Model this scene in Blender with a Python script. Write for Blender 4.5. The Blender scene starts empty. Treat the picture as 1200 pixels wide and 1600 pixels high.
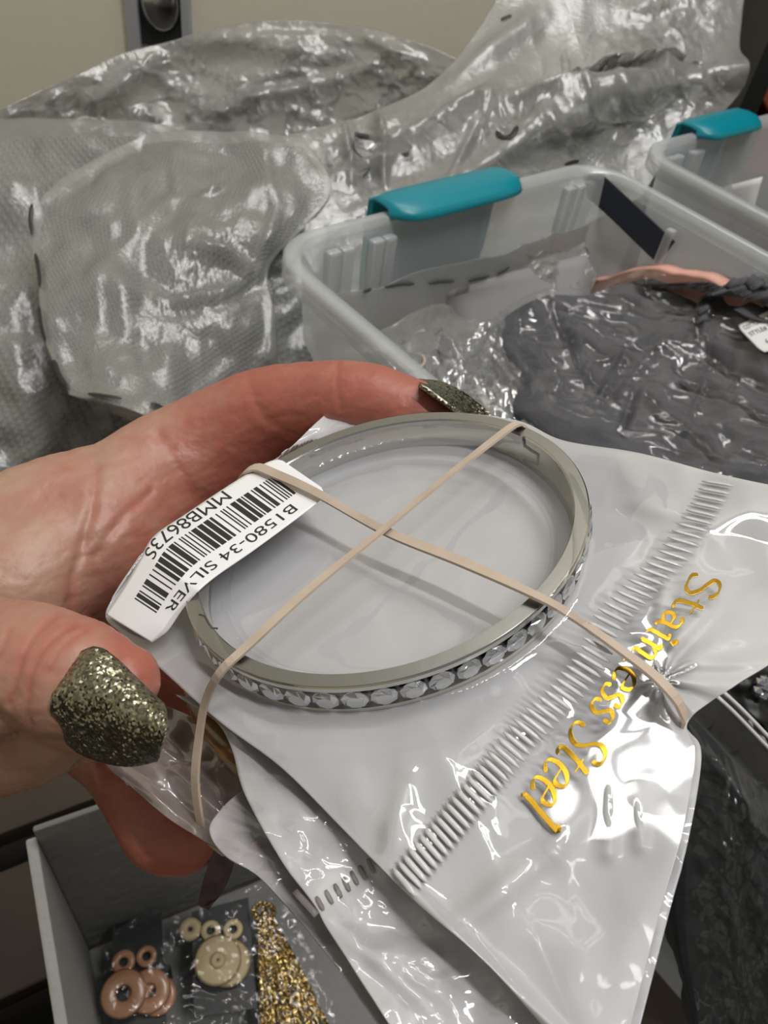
import bpy, bmesh, math, random
import numpy as np
from mathutils import Matrix, Vector

# ------------------------------------------------------------------ camera
F = 1250.0                                   # focal length in pixels of the 1200x1600 frame
CAM_H = 0.62
up_c = np.array([0.127, 0.683, 0.719]); up_c /= np.linalg.norm(up_c)
fw = np.array([0, 0, -1.0]); yc = fw - fw.dot(up_c) * up_c; yc /= np.linalg.norm(yc)
xc = np.cross(yc, up_c)
RW = np.stack([xc, yc, up_c])                # camera space -> world rotation
CAMP = np.array([0, 0, CAM_H])
scene = bpy.context.scene
cam_d = bpy.data.cameras.new('camera'); cam = bpy.data.objects.new('camera', cam_d)
scene.collection.objects.link(cam); scene.camera = cam
cam_d.sensor_fit = 'VERTICAL'; cam_d.sensor_height = 36; cam_d.lens = F / 1600 * 36
cam_d.clip_start = 0.005; cam_d.clip_end = 50
M4 = Matrix.Identity(4)
for i in range(3):
    for j in range(3): M4[i][j] = float(RW[i, j])
    M4[i][3] = float(CAMP[i])
cam.matrix_world = M4
cam_d.dof.use_dof = True; cam_d.dof.focus_distance = 0.118; cam_d.dof.aperture_fstop = 62

# ------------------------------------------------------------------ world, lights, exposure
w = bpy.data.worlds.new('world'); scene.world = w; w.use_nodes = True
w.node_tree.nodes['Background'].inputs[0].default_value = (0.93, 0.96, 1.0, 1)
w.node_tree.nodes['Background'].inputs[1].default_value = 0.20
def area(name, loc, size, sy, power, target=(0, .3, .3), col=(1, .98, .95)):
    l = bpy.data.lights.new(name, 'AREA'); l.shape = 'RECTANGLE'; l.size = size; l.size_y = sy
    l.energy = power; l.color = col
    o = bpy.data.objects.new(name, l); scene.collection.objects.link(o); o.location = loc
    d = Vector(target) - Vector(loc); o.rotation_euler = d.to_track_quat('-Z', 'Y').to_euler()
    return o
area('ceiling_tube_light', (0.25, 0.80, 2.5), 1.5, 0.08, 8, (0.1, 0.2, .5))
area('ceiling_tube_light', (0.15, 1.05, 2.5), 1.5, 0.08, 8, (0.1, 0.2, .5))
area('ceiling_tube_light', (0.6, -0.1, 2.5), 0.10, 1.2, 24, (0.1, 0.2, .5))  # unseen lamp, added to brighten the wall and throw the box into shade
vs = scene.view_settings
vs.view_transform = 'Standard'; vs.look = 'None'; vs.gamma = 1; vs.exposure = 0.0; vs.use_curve_mapping = False
scene.cycles.max_bounces = 14; scene.cycles.transparent_max_bounces = 24
scene.cycles.caustics_reflective = False; scene.cycles.caustics_refractive = False

# ------------------------------------------------------------------ helpers: space
def toW(c): return np.asarray(c) @ RW.T + CAMP
def toC(wp): return (np.asarray(wp) - CAMP) @ RW
def ray(px, py): return np.array([(px - 600) / F, (800 - py) / F, -1.0])
def P(px, py, d): return toW(ray(px, py) * d)
def PZ(px, py, z):
    r = RW @ ray(px, py); return CAMP + r * ((z - CAM_H) / r[2])
def PP3(px, py, o, n):                        # hit plane through world point o, normal n
    r = RW @ ray(px, py); return CAMP + r * (np.dot(o - CAMP, n) / np.dot(r, n))
def proj(wp):
    q = toC(wp); return 600 + F * q[..., 0] / -q[..., 2], 800 - F * q[..., 1] / -q[..., 2]
# the packet's own frame (camera-space fit of the bangle rim)
BC = toW([0.00021, -0.00254, -0.11907]); BU = RW @ np.array([0.8959, 0.3968, -0.1995])
BV = RW @ np.array([-0.4152, 0.5887, -0.6936]); BN = RW @ np.array([-0.1578, 0.7042, 0.6922])
HB = 0.0058                                   # bangle height
def K(px, py, h=0.0):                         # point of the packet plane (h metres above its base)
    return PP3(px, py, BC + BN * (h - HB), BN)
def toUV(p):
    d = np.asarray(p) - BC; return d @ BU, d @ BV
# ------------------------------------------------------------------ helpers: noise
_rs = np.random.RandomState(7)
_perm = _rs.permutation(4096); _ang = _rs.rand(4096) * 2 * np.pi; _r1 = _rs.rand(4096); _r2 = _rs.rand(4096)
def _h(i, j, s): return _perm[(_perm[(i + s * 131) & 4095] + j) & 4095]
def perlin(x, y, s=0):
    xi = np.floor(x).astype(int); yi = np.floor(y).astype(int); xf = x - xi; yf = y - yi
    def g(a, b):
        t = _ang[_h(xi + a, yi + b, s)]; return np.cos(t) * (xf - a) + np.sin(t) * (yf - b)
    u = xf ** 3 * (xf * (xf * 6 - 15) + 10); v = yf ** 3 * (yf * (yf * 6 - 15) + 10)
    return ((g(0, 0) * (1 - u) + g(1, 0) * u) * (1 - v) + (g(0, 1) * (1 - u) + g(1, 1) * u) * v) * 1.5
def fbm(x, y, o=4, s=0):
    r = 0; a = 1
    for k in range(o): r = r + a * perlin(x * 2 ** k, y * 2 ** k, s + k); a *= .5
    return r
def ridged(x, y, o=3, s=0):
    r = 0; a = 1
    for k in range(o): r = r + a * (1 - 2.2 * np.abs(perlin(x * 2 ** k + 3.1 * k, y * 2 ** k, s + k))); a *= .5
    return r
def cell(x, y, s=0):                          # F1 distance: faceted crumples
    xi = np.floor(x).astype(int); yi = np.floor(y).astype(int); m = np.full(x.shape, 9.0)
    for a in (-1, 0, 1):
        for b in (-1, 0, 1):
            h = _h(xi + a, yi + b, s)
            m = np.minimum(m, np.hypot(xi + a + _r1[h] - x, yi + b + _r2[h] - y))
    return m
def crumple(x, y, s=0):
    wx = x + .35 * fbm(x, y, 2, s + 50); wy = y + .35 * fbm(x, y, 2, s + 60)
    return cell(wx, wy, s) + .5 * cell(wx * 2.3, wy * 2.3, s + 5) + .25 * cell(wx * 5, wy * 5, s + 9)
# ------------------------------------------------------------------ helpers: objects
def tag(o, label=None, cat=None, group=None, kind=None):
    if label: o['label'] = label
    if cat: o['category'] = cat
    if group: o['group'] = group
    if kind: o['kind'] = kind
    return o
def empty(name, loc, label, cat, group=None):
    o = bpy.data.objects.new(name, None); scene.collection.objects.link(o); o.location = [float(v) for v in loc]
    o.empty_display_size = .01
    return tag(o, label, cat, group)
def obj(name, me, mat, parent=None, smooth=True):
    o = bpy.data.objects.new(name, me); scene.collection.objects.link(o)
    if mat: me.materials.clear(); me.materials.append(mat)
    if smooth: me.polygons.foreach_set('use_smooth', [True] * len(me.polygons))
    if parent:
        o.parent = parent; l = parent
        off = Vector((0, 0, 0))
        while l: off += l.location; l = l.parent
        o.location = (0, 0, 0) - off if False else Vector((0, 0, 0))
        me.transform(Matrix.Translation(-off))
    else:                                     # origin at the object's own base
        n = len(me.vertices); a = np.empty(n * 3); me.vertices.foreach_get('co', a); a = a.reshape(-1, 3)
        c = Vector([float(v) for v in (a.min(0) + a.max(0)) / 2]); c.z = float(a[:, 2].min())
        me.transform(Matrix.Translation(-c)); o.location = c
    return o
def mesh(name, V, Fc, uv=None):
    me = bpy.data.meshes.new(name); me.from_pydata([tuple(map(float, v)) for v in V], [], [tuple(map(int, f)) for f in Fc])
    if uv is not None:
        l = me.uv_layers.new(name='UVMap'); idx = np.empty(len(me.loops), int); me.loops.foreach_get('vertex_index', idx)
        l.data.foreach_set('uv', np.asarray(uv)[idx].astype(float).ravel())
    me.validate(); return me
def recalc(me):
    b = bmesh.new(); b.from_mesh(me); bmesh.ops.recalc_face_normals(b, faces=b.faces); b.to_mesh(me); b.free(); return me
def join(parts):                              # list of (V, F)
    Vs = []; Fs = []; n = 0
    for V, Fc in parts:
        Vs += [tuple(v) for v in V]; Fs += [tuple(i + n for i in f) for f in Fc]; n += len(V)
    return Vs, Fs
def box_vf(o, a, b, c):                       # corner o, edge vectors a, b, c
    o, a, b, c = map(np.asarray, (o, a, b, c))
    V = [o, o + a, o + a + b, o + b, o + c, o + a + c, o + a + b + c, o + b + c]
    Fc = [(0, 3, 2, 1), (4, 5, 6, 7), (0, 1, 5, 4), (1, 2, 6, 5), (2, 3, 7, 6), (3, 0, 4, 7)]
    return V, Fc
def bevel(me, w, seg=2):
    b = bmesh.new(); b.from_mesh(me); bmesh.ops.recalc_face_normals(b, faces=b.faces)
    bmesh.ops.bevel(b, geom=list(b.edges), offset=w, segments=seg, affect='EDGES', profile=.6, clamp_overlap=True)
    b.to_mesh(me); b.free(); return me
def resample(pts, n):
    pts = np.asarray(pts, float); d = np.r_[0, np.cumsum(np.linalg.norm(np.diff(pts, axis=0), axis=1))]
    t = np.linspace(0, d[-1], n); return np.stack([np.interp(t, d, pts[:, k]) for k in range(pts.shape[1])], 1)
def smoothline(pts, n, it=2):                 # Catmull-Rom through the points
    p = np.asarray(pts, float)
    q = np.vstack([2 * p[0] - p[1], p, 2 * p[-1] - p[-2]]); out = []
    for i in range(len(p) - 1):
        a, b, c, d = q[i:i + 4]
        for t in np.linspace(0, 1, 12, endpoint=False):
            out.append(.5 * (2 * b + (c - a) * t + (2 * a - 5 * b + 4 * c - d) * t * t + (3 * b - a - 3 * c + d) * t ** 3))
    out.append(p[-1]); return resample(out, n)
def coons(top, right, bottom, left, nu, nv):  # top: L->R, bottom: L->R, left: T->B, right: T->B
    T = smoothline(top, nu)[None]; B = smoothline(bottom, nu)[None]; L = smoothline(left, nv)[:, None]; R = smoothline(right, nv)[:, None]
    s = np.linspace(0, 1, nu)[None, :, None]; t = np.linspace(0, 1, nv)[:, None, None]
    return (1 - t) * T + t * B + (1 - s) * L + s * R - ((1 - s) * (1 - t) * T[:, :1] + s * (1 - t) * T[:, -1:] + (1 - s) * t * B[:, :1] + s * t * B[:, -1:])
def grid_faces(nv, nu, off=0, flip=False):
    i = np.arange(nv - 1)[:, None] * nu + np.arange(nu - 1)[None]; i = i.ravel() + off
    f = np.stack([i, i + nu, i + nu + 1, i + 1], 1)
    return f[:, ::-1] if flip else f
def normals(G):
    du = np.gradient(G, axis=1); dv = np.gradient(G, axis=0); n = np.cross(dv, du)
    n /= np.linalg.norm(n, axis=-1, keepdims=True) + 1e-12
    return n
def face_cam(G, n):
    return n if np.sum(n * (CAMP - G)) > 0 else -n
def grid_mesh(name, G, flipchk=True):
    nv, nu = G.shape[:2]
    uv = np.stack(np.meshgrid(np.linspace(0, 1, nu), np.linspace(0, 1, nv)), -1).reshape(-1, 2)
    n = normals(G); fl = np.sum(n * (CAMP - G)) < 0
    return mesh(name, G.reshape(-1, 3), grid_faces(nv, nu, 0, fl), uv)
def sheet_mesh(name, G, th):                  # closed sheet of thickness th below G
    nv, nu = G.shape[:2]; n = face_cam(G, normals(G)); B = G - n * (np.asarray(th)[..., None] if np.ndim(th) else th)
    fl = np.sum(normals(G) * (CAMP - G)) < 0
    uv1 = np.stack(np.meshgrid(np.linspace(0, 1, nu), np.linspace(0, 1, nv)), -1).reshape(-1, 2)
    F1 = grid_faces(nv, nu, 0, fl); F2 = grid_faces(nv, nu, nv * nu, not fl); o = nv * nu
    idx = np.arange(nv * nu).reshape(nv, nu); ring = np.r_[idx[0, :-1], idx[:-1, -1], idx[-1, :0:-1], idx[:0:-1, 0]]
    nx = np.roll(ring, -1); S = np.stack([ring, nx, nx + o, ring + o], 1)
    if fl: S = S[:, ::-1]
    return mesh(name, np.vstack([G.reshape(-1, 3), B.reshape(-1, 3)]), np.vstack([F1, F2, S]), np.vstack([uv1, uv1]))
def pillow_th(nv, nu, th, p=.5):
    s = np.linspace(0, 1, nu)[None]; t = np.linspace(0, 1, nv)[:, None]
    return th * np.clip(16 * s * (1 - s) * t * (1 - t), 0.0001, 1) ** p + .0004
class Surf:                                   # finds the point of a grid seen at a pixel
    def __init__(s, G):
        s.G = G; s.N = face_cam(G, normals(G)); s.x, s.y = proj(G)
    def at(s, px, py, lift=0.0002):
        d = (s.x - px) ** 2 + (s.y - py) ** 2; k = np.argpartition(d.ravel(), 4)[:4]
        wt = 1 / (d.ravel()[k] + .3); wt /= wt.sum()
        o = (s.G.reshape(-1, 3)[k] * wt[:, None]).sum(0); n = s.N.reshape(-1, 3)[k].mean(0); n /= np.linalg.norm(n)
        q = PP3(px, py, o, n)
        if np.linalg.norm(q - o) > .004: q = o
        return q + n * lift, n
def ribbon_vf(pts, nrm, wd, th=0.0001, close=False):
    pts = np.asarray(pts, float); nrm = np.asarray(nrm, float)
    if nrm.ndim == 1: nrm = np.tile(nrm, (len(pts), 1))
    t = np.gradient(pts, axis=0) if not close else np.roll(pts, -1, 0) - np.roll(pts, 1, 0)
    t /= np.linalg.norm(t, axis=1, keepdims=True) + 1e-12
    b = np.cross(nrm, t); b /= np.linalg.norm(b, axis=1, keepdims=True) + 1e-12; n = np.cross(t, b)
    wd = np.broadcast_to(wd, (len(pts),))[:, None]; th = np.broadcast_to(th, (len(pts),))[:, None]
    V = np.stack([pts - b * wd / 2, pts - b * wd * .42 + n * th, pts + b * wd * .42 + n * th, pts + b * wd / 2, pts + b * wd * .3 - n * th * .6, pts - b * wd * .3 - n * th * .6], 1)
    m = 6; Fc = []
    N = len(pts)
    for i in range(N if close else N - 1):
        j = (i + 1) % N
        for k in range(m): Fc.append((i * m + k, i * m + (k + 1) % m, j * m + (k + 1) % m, j * m + k))
    if not close: Fc += [tuple(range(m))[::-1], tuple((N - 1) * m + k for k in range(m))]
    return V.reshape(-1, 3), Fc
def tube_vf(pts, rad, seg=10, close=False, flat=None):
    pts = np.asarray(pts, float); N = len(pts); rad = np.broadcast_to(rad, (N,)).astype(float)
    t = np.gradient(pts, axis=0) if not close else np.roll(pts, -1, 0) - np.roll(pts, 1, 0)
    t /= np.linalg.norm(t, axis=1, keepdims=True) + 1e-12
    u = np.cross(t[0], [0, 0, 1.]);
    if np.linalg.norm(u) < .1: u = np.cross(t[0], [0, 1., 0])
    V = []
    for i in range(N):
        u = u - t[i] * u.dot(t[i]); u /= np.linalg.norm(u); v = np.cross(t[i], u)
        for k in range(seg):
            a = 2 * math.pi * k / seg; V.append(pts[i] + rad[i] * (math.cos(a) * u + math.sin(a) * v))
    Fc = []
    for i in range(N if close else N - 1):
        j = (i + 1) % N
        for k in range(seg): Fc.append((i * seg + k, i * seg + (k + 1) % seg, j * seg + (k + 1) % seg, j * seg + k))
    if not close: Fc += [tuple(range(seg))[::-1], tuple((N - 1) * seg + k for k in range(seg))]
    return V, Fc
# ------------------------------------------------------------------ materials
def mat(name, col, rough=.5, metal=0, coat=0, bump=None, alpha=None, spec=.5, trans=0, sss=0, colvar=None, coord='Object'):
    m = bpy.data.materials.new(name); m.use_nodes = True; nt = m.node_tree; b = nt.nodes['Principled BSDF']
    b.inputs['Base Color'].default_value = (*col, 1); b.inputs['Roughness'].default_value = rough
    b.inputs['Metallic'].default_value = metal; b.inputs['Coat Weight'].default_value = coat
    b.inputs['Coat Roughness'].default_value = .06; b.inputs['Specular IOR Level'].default_value = spec
    b.inputs['Transmission Weight'].default_value = trans
    if sss: b.inputs['Subsurface Weight'].default_value = sss; b.inputs['Subsurface Radius'].default_value = (1, .35, .2); b.inputs['Subsurface Scale'].default_value = .003
    tc = nt.nodes.new('ShaderNodeTexCoord')
    if colvar:                                # (second colour, scale, contrast)
        n = nt.nodes.new('ShaderNodeTexNoise'); n.inputs['Scale'].default_value = colvar[1]; n.inputs['Detail'].default_value = 5
        nt.links.new(tc.outputs[coord], n.inputs['Vector'])
        r = nt.nodes.new('ShaderNodeValToRGB'); r.color_ramp.elements[0].position = .5 - colvar[2]; r.color_ramp.elements[1].position = .5 + colvar[2]
        r.color_ramp.elements[0].color = (*col, 1); r.color_ramp.elements[1].color = (*colvar[0], 1)
        nt.links.new(n.outputs['Fac'], r.inputs['Fac']); nt.links.new(r.outputs['Color'], b.inputs['Base Color'])
    if bump:                                  # (scale, distance)
        n = nt.nodes.new('ShaderNodeTexNoise'); n.inputs['Scale'].default_value = bump[0]; n.inputs['Detail'].default_value = 4
        nt.links.new(tc.outputs[coord], n.inputs['Vector'])
        bp = nt.nodes.new('ShaderNodeBump'); bp.inputs['Distance'].default_value = bump[1]; bp.inputs['Strength'].default_value = 1
        nt.links.new(n.outputs['Fac'], bp.inputs['Height']); nt.links.new(bp.outputs['Normal'], b.inputs['Normal'])
    return m
def film(name, milk=.05, milkcol=(.85, .85, .85), rough=.07, gl=.12, edge=.5, bump=None, transcol=(1, 1, 1), mrough=.5):
    """thin plastic film: see-through, with a gloss and a little milky haze"""
    m = bpy.data.materials.new(name); m.use_nodes = True; nt = m.node_tree; nt.nodes.remove(nt.nodes['Principled BSDF'])
    out = nt.nodes['Material Output']; T = nt.nodes.new('ShaderNodeBsdfTransparent'); T.inputs[0].default_value = (*transcol, 1)
    D = nt.nodes.new('ShaderNodeBsdfDiffuse'); D.inputs[0].default_value = (*milkcol, 1)
    TL = nt.nodes.new('ShaderNodeBsdfTranslucent'); TL.inputs[0].default_value = (*milkcol, 1)
    DT = nt.nodes.new('ShaderNodeMixShader'); DT.inputs[0].default_value = .3
    nt.links.new(D.outputs[0], DT.inputs[1]); nt.links.new(TL.outputs[0], DT.inputs[2])
    G = nt.nodes.new('ShaderNodeBsdfGlossy'); G.inputs['Roughness'].default_value = rough
    m1 = nt.nodes.new('ShaderNodeMixShader'); m1.inputs[0].default_value = milk
    nt.links.new(T.outputs[0], m1.inputs[1]); nt.links.new(DT.outputs[0], m1.inputs[2])
    lw = nt.nodes.new('ShaderNodeLayerWeight'); lw.inputs['Blend'].default_value = .35
    mr = nt.nodes.new('ShaderNodeMapRange'); mr.inputs['To Min'].default_value = gl; mr.inputs['To Max'].default_value = edge
    nt.links.new(lw.outputs['Facing'], mr.inputs['Value'])
    m2 = nt.nodes.new('ShaderNodeMixShader'); nt.links.new(mr.outputs[0], m2.inputs[0])
    nt.links.new(m1.outputs[0], m2.inputs[1]); nt.links.new(G.outputs[0], m2.inputs[2]); nt.links.new(m2.outputs[0], out.inputs['Surface'])
    if bump:
        tc = nt.nodes.new('ShaderNodeTexCoord'); n = nt.nodes.new('ShaderNodeTexNoise'); n.inputs['Scale'].default_value = bump[0]; n.inputs['Detail'].default_value = 5
        nt.links.new(tc.outputs['Object'], n.inputs['Vector'])
        bp = nt.nodes.new('ShaderNodeBump'); bp.inputs['Distance'].default_value = bump[1]
        nt.links.new(n.outputs['Fac'], bp.inputs['Height'])
        for s_ in (G, D, lw): nt.links.new(bp.outputs['Normal'], s_.inputs['Normal'])
    return m
def glitter(name, col, scale, amt=.6, rough=.25):
    m = mat(name, col, rough, 1); nt = m.node_tree; b = nt.nodes['Principled BSDF']
    tc = nt.nodes.new('ShaderNodeTexCoord'); v = nt.nodes.new('ShaderNodeTexVoronoi'); v.inputs['Scale'].default_value = scale
    nt.links.new(tc.outputs['Object'], v.inputs['Vector'])
    s = nt.nodes.new('ShaderNodeVectorMath'); s.operation = 'SUBTRACT'; s.inputs[1].default_value = (.5, .5, .5)
    nt.links.new(v.outputs['Color'], s.inputs[0])
    k = nt.nodes.new('ShaderNodeVectorMath'); k.operation = 'SCALE'; k.inputs['Scale'].default_value = amt * 2; nt.links.new(s.outputs[0], k.inputs[0])
    g = nt.nodes.new('ShaderNodeNewGeometry'); a = nt.nodes.new('ShaderNodeVectorMath'); a.operation = 'ADD'
    nt.links.new(g.outputs['Normal'], a.inputs[0]); nt.links.new(k.outputs[0], a.inputs[1])
    nn = nt.nodes.new('ShaderNodeVectorMath'); nn.operation = 'NORMALIZE'; nt.links.new(a.outputs[0], nn.inputs[0]); nt.links.new(nn.outputs[0], b.inputs['Normal'])
    r = nt.nodes.new('ShaderNodeValToRGB'); r.color_ramp.elements[0].color = (col[0] * .35, col[1] * .35, col[2] * .3, 1); r.color_ramp.elements[1].color = (min(1, col[0] * 2), min(1, col[1] * 2), min(1, col[2] * 2), 1)
    nt.links.new(v.outputs['Color'], r.inputs['Fac']); nt.links.new(r.outputs[0], b.inputs['Base Color'])
    return m
M_wall = mat('wall_paint', (.86, .82, .68), .8, bump=(60, .0004))
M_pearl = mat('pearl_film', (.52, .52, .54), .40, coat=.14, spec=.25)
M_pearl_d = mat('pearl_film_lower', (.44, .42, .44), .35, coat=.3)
M_clear = film('clear_film', .02, rough=.05, gl=.04, edge=.40)
M_steel = mat('polished_steel', (.62, .61, .57), .14, 1, bump=(900, .00001))
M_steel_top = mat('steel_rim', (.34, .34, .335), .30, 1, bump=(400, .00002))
M_gem = mat('crystal', (.62, .63, .66), .08, .95)
M_gemback = mat('dark_foil', (.12, .12, .13), .3, 1)
M_rub = mat('rubber', (.46, .365, .285), .6, colvar=((.56, .46, .375), 150, .2))
M_gold = mat('gold_foil', (.30, .175, .015), .22, 1)
M_label = mat('label_paper', (.86, .86, .87), .45)
M_ink = mat('black_ink', (.02, .02, .02), .4)
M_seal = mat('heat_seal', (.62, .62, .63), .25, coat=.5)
M_seald = mat('heat_seal_shaded', (.16, .14, .14), .5)  # darker copy of heat_seal: shade on the lower flap put into the colour
M_glit = glitter('gold_glitter', (.27, .26, .195), 3600, .42)
M_teal = mat('teal_plastic', (.0, .23, .30), .35)
M_dark = mat('black_plastic', (.012, .012, .013), .45)
M_silver = mat('silver', (.8, .78, .74), .15, 1)

# ------------------------------------------------------------------ room shell
def struct(name, o, a, b, c, m):
    V, Fc = box_vf(o, a, b, c); x = obj(name, recalc(mesh(name, V, Fc)), m, smooth=False); x['kind'] = 'structure'; return x
PAL = .12
M_floor = mat('dark_floor', (.05, .047, .045), .7, bump=(30, .001))
struct('floor', (-1.7, -2.5, -.05), (4.2, 0, 0), (0, 3.8, 0), (0, 0, .05), M_floor)
struct('wall_back', (-1.6, 1.2, 0), (4.0, 0, 0), (0, .1, 0), (0, 0, 2.6), M_wall)
struct('wall_left', (-1.7, -2.5, 0), (.1, 0, 0), (0, 3.8, 0), (0, 0, 2.6), M_wall)
struct('wall_right', (2.4, -2.5, 0), (.1, 0, 0), (0, 3.8, 0), (0, 0, 2.6), M_wall)
struct('wall_front', (-1.7, -2.6, 0), (4.2, 0, 0), (0, .1, 0), (0, 0, 2.6), M_wall)
# ------------------------------------------------------------------ wooden pallet
M_wood = mat('pallet_wood', (.05, .034, .02), .75, colvar=((.025, .017, .011), 9, .2), bump=(40, .0012))
M_wood2 = mat('pale_pallet_wood', (.34, .20, .08), .7, colvar=((.24, .14, .06), 12, .2), bump=(40, .0012))
pal = empty('pallet', (-.05, .28, 0), 'dark slatted wooden pallet under the boxes, seen at the lower left', 'pallet')
e1 = PZ(0, 1362, PAL); e2 = PZ(150, 1302, PAL)
pd = e2 - e1; pd /= np.linalg.norm(pd); pq = np.array([pd[1], -pd[0], 0]);  # slat direction and across (towards camera)
base = e1 * 1.0
for k in range(-5, 4):
    o = base + pq * (k * .088) - pd * .30; o[2] = PAL - .018
    V, Fc = box_vf(o, pd * 1.0, pq * .066, (0, 0, .018))
    obj('slat', bevel(recalc(mesh('slat', V, Fc)), .0015), M_wood2 if k == -2 else M_wood, pal, False)
for k in (.02, .45, .88):
    o = base + pq * (-5 * .088) + pd * (k - .3); o[2] = 0
    V, Fc = box_vf(o, pd * .08, pq * .78, (0, 0, PAL - .018)); obj('bearer', recalc(mesh('bearer', V, Fc)), M_wood, pal, False)
# ------------------------------------------------------------------ clear storage bins
def poly_mat(name, col, mix, rough=.3):
    return film(name, mix, col, .22, .06, .3)
M_bin = poly_mat('frosted_polypropylene', (.80, .83, .86), .50)
RZ = .40
def make_bin(A, s, l, wid, length, height, rz, label, latch=(.36, .80), ntrib=2):
    """A = rim corner, s = along the short end, l = along the long side; the latch sits on the short end at A"""
    root = empty('storage_bin', (*(A + s * wid / 2 + l * length / 2)[:2], rz - height), label, 'storage bin')
    up = np.array([0, 0, 1.])
    def ring(z, ins, r, n=7):
        c = []
        for (cx, cy, a0) in ((ins, ins, 180), (wid - ins, ins, 270), (wid - ins, length - ins, 0), (ins, length - ins, 90)):
            ox = cx + r * (1 if cx < wid / 2 else -1); oy = cy + r * (1 if cy < length / 2 else -1)
            for k in range(n):
                a = math.radians(a0 + 90 * k / (n - 1)); c.append(A + s * (ox + r * math.cos(a)) + l * (oy + r * math.sin(a)) + up * z)
        return np.array(c)
    rows = [ring(-.011, -.004, .034), ring(-.011, -.006, .036), ring(.0, -.006, .036), ring(.0015, -.004, .034), ring(.0015, .002, .03), ring(-.004, .003, .03),
            ring(-.05, .006, .028), ring(-.06, .011, .026), ring(-height * .5, .016, .026), ring(-height + .02, .024, .025), ring(-height + .002, .032, .02)]
    rows = [r for r in rows]; N = len(rows[0]); V = np.vstack(rows); Fc = []
    for i in range(len(rows) - 1):
        for k in range(N): Fc.append((i * N + k, i * N + (k + 1) % N, (i + 1) * N + (k + 1) % N, (i + 1) * N + k))
    Fc.append(tuple((len(rows) - 1) * N + k for k in range(N)))
    V[:, 2] += rz - A[2]
    obj('tub', recalc(mesh('tub', V, Fc)), M_bin, root)
    A0 = np.array([A[0], A[1], rz])
    # moulded ribs inside the short end and the long walls
    for f in (.12, .155, .235, .27, .86, .90, .945) if ntrib else ():
        o = A0 + s * wid * f + l * .0035 + up * -.058
        V_, F_ = box_vf(o, s * .009, l * .006, up * .050); obj('rib', bevel(recalc(mesh('rib', V_, F_)), .0018), M_bin, root, False)
    o = A0 + s * (wid - .012) + l * .075 - up * .055
    V_, F_ = box_vf(o, s * .006, l * .006, up * .045); obj('rib', bevel(recalc(mesh('rib', V_, F_)), .0015), M_bin, root, False)
    # latch
    a, b = latch; L = wid * (b - a); prof = [(.014, .0005), (.011, .004), (.004, .0065), (-.006, .007), (-.014, .0055), (-.0175, .002), (-.0185, -.02), (-.018, -.045), (-.016, -.062)]
    nu = 24; G = []
    for q, (dl, dz) in enumerate(prof):
        row = []
        for k in range(nu):
            t = k / (nu - 1); e = 1 - (2 * abs(t - .5)) ** 8
            row.append(A0 + s * (wid * a + L * t) + l * (dl * (e if dl > 0 else 1)) + up * (dz * (.55 + .45 * e if dz > 0 else 1)))
        G.append(row)
    obj('latch', recalc(sheet_mesh('latch', np.array(G), .0022)), M_teal, root)
    for t in (a, b - .025):
        V_, F_ = box_vf(A0 + s * wid * t - l * .020 - up * .055, s * .007, l * .005, up * .058)
        obj('latch_arm', bevel(recalc(mesh('latch_arm', V_, F_)), .001), M_teal, root, False)
    return root, A0
A = PZ(425, 385, RZ); B = PZ(935, 256, RZ); L_ = PZ(1150, 1100, RZ)
s1 = B - A; wid = np.linalg.norm(s1); s1 /= wid; l1 = np.array([s1[1], -s1[0], 0])
print('bin', wid, 'perp check', s1.dot((L_ - A) / np.linalg.norm(L_ - A)), 'A', A, 'B', B)
def SB(px, py): return PZ(px, py, RZ)
bin1, A1 = make_bin(A, s1, l1, wid, .46, RZ - PAL, RZ, 'open frosted storage bin with teal latch, holding the grey garment', latch=((SB(597, 332) - A).dot(s1) / wid, (SB(812, 292) - A).dot(s1) / wid))
# second bin to the right, further off
A2 = PZ(985, 262, RZ - .0) + s1 * .03 - l1 * .0
A2 = PZ(1120, 205, RZ) - s1 * (.25 * .39)
bin2, _ = make_bin(A2, s1, l1, .25, .42, RZ - PAL, RZ, 'frosted storage bin with teal latch at the right edge, behind the first bin', latch=(.27, .60), ntrib=2)
# ------------------------------------------------------------------ the packets of bangles held in the hand
def seg_field(X, Y, segs):                    # sum of soft ridges: (x0,y0,x1,y1, amp_mm, width_px)
    h = np.zeros(X.shape)
    for (x0, y0, x1, y1, a, wd) in segs:
        dx, dy = x1 - x0, y1 - y0; L = math.hypot(dx, dy); t = ((X - x0) * dx + (Y - y0) * dy) / L ** 2; tc = np.clip(t, 0, 1)
        d = np.hypot(X - x0 - tc * dx, Y - y0 - tc * dy)
        h += a * 1e-3 * np.exp(-(d / wd) ** 2) * (.35 + .65 * np.sin(np.pi * np.clip(tc, .05, .95)))
    return h
def planar(top, right, bottom, left, nu, nv): # outlines given as (px, py, h_mm) on the packet plane
    C = coons(top, right, bottom, left, nu, nv)
    return C[..., 0], C[..., 1], C[..., 2] * 1e-3
_n_cache = None
def KG(X, Y, H):
    R = np.stack([(X - 600) / F, (800 - Y) / F, -np.ones_like(X)], -1) @ RW.T
    o = BC + BN * (-HB); num = (o - CAMP) @ BN + H
    return CAMP + R * (num / (R @ BN))[..., None]
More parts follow.
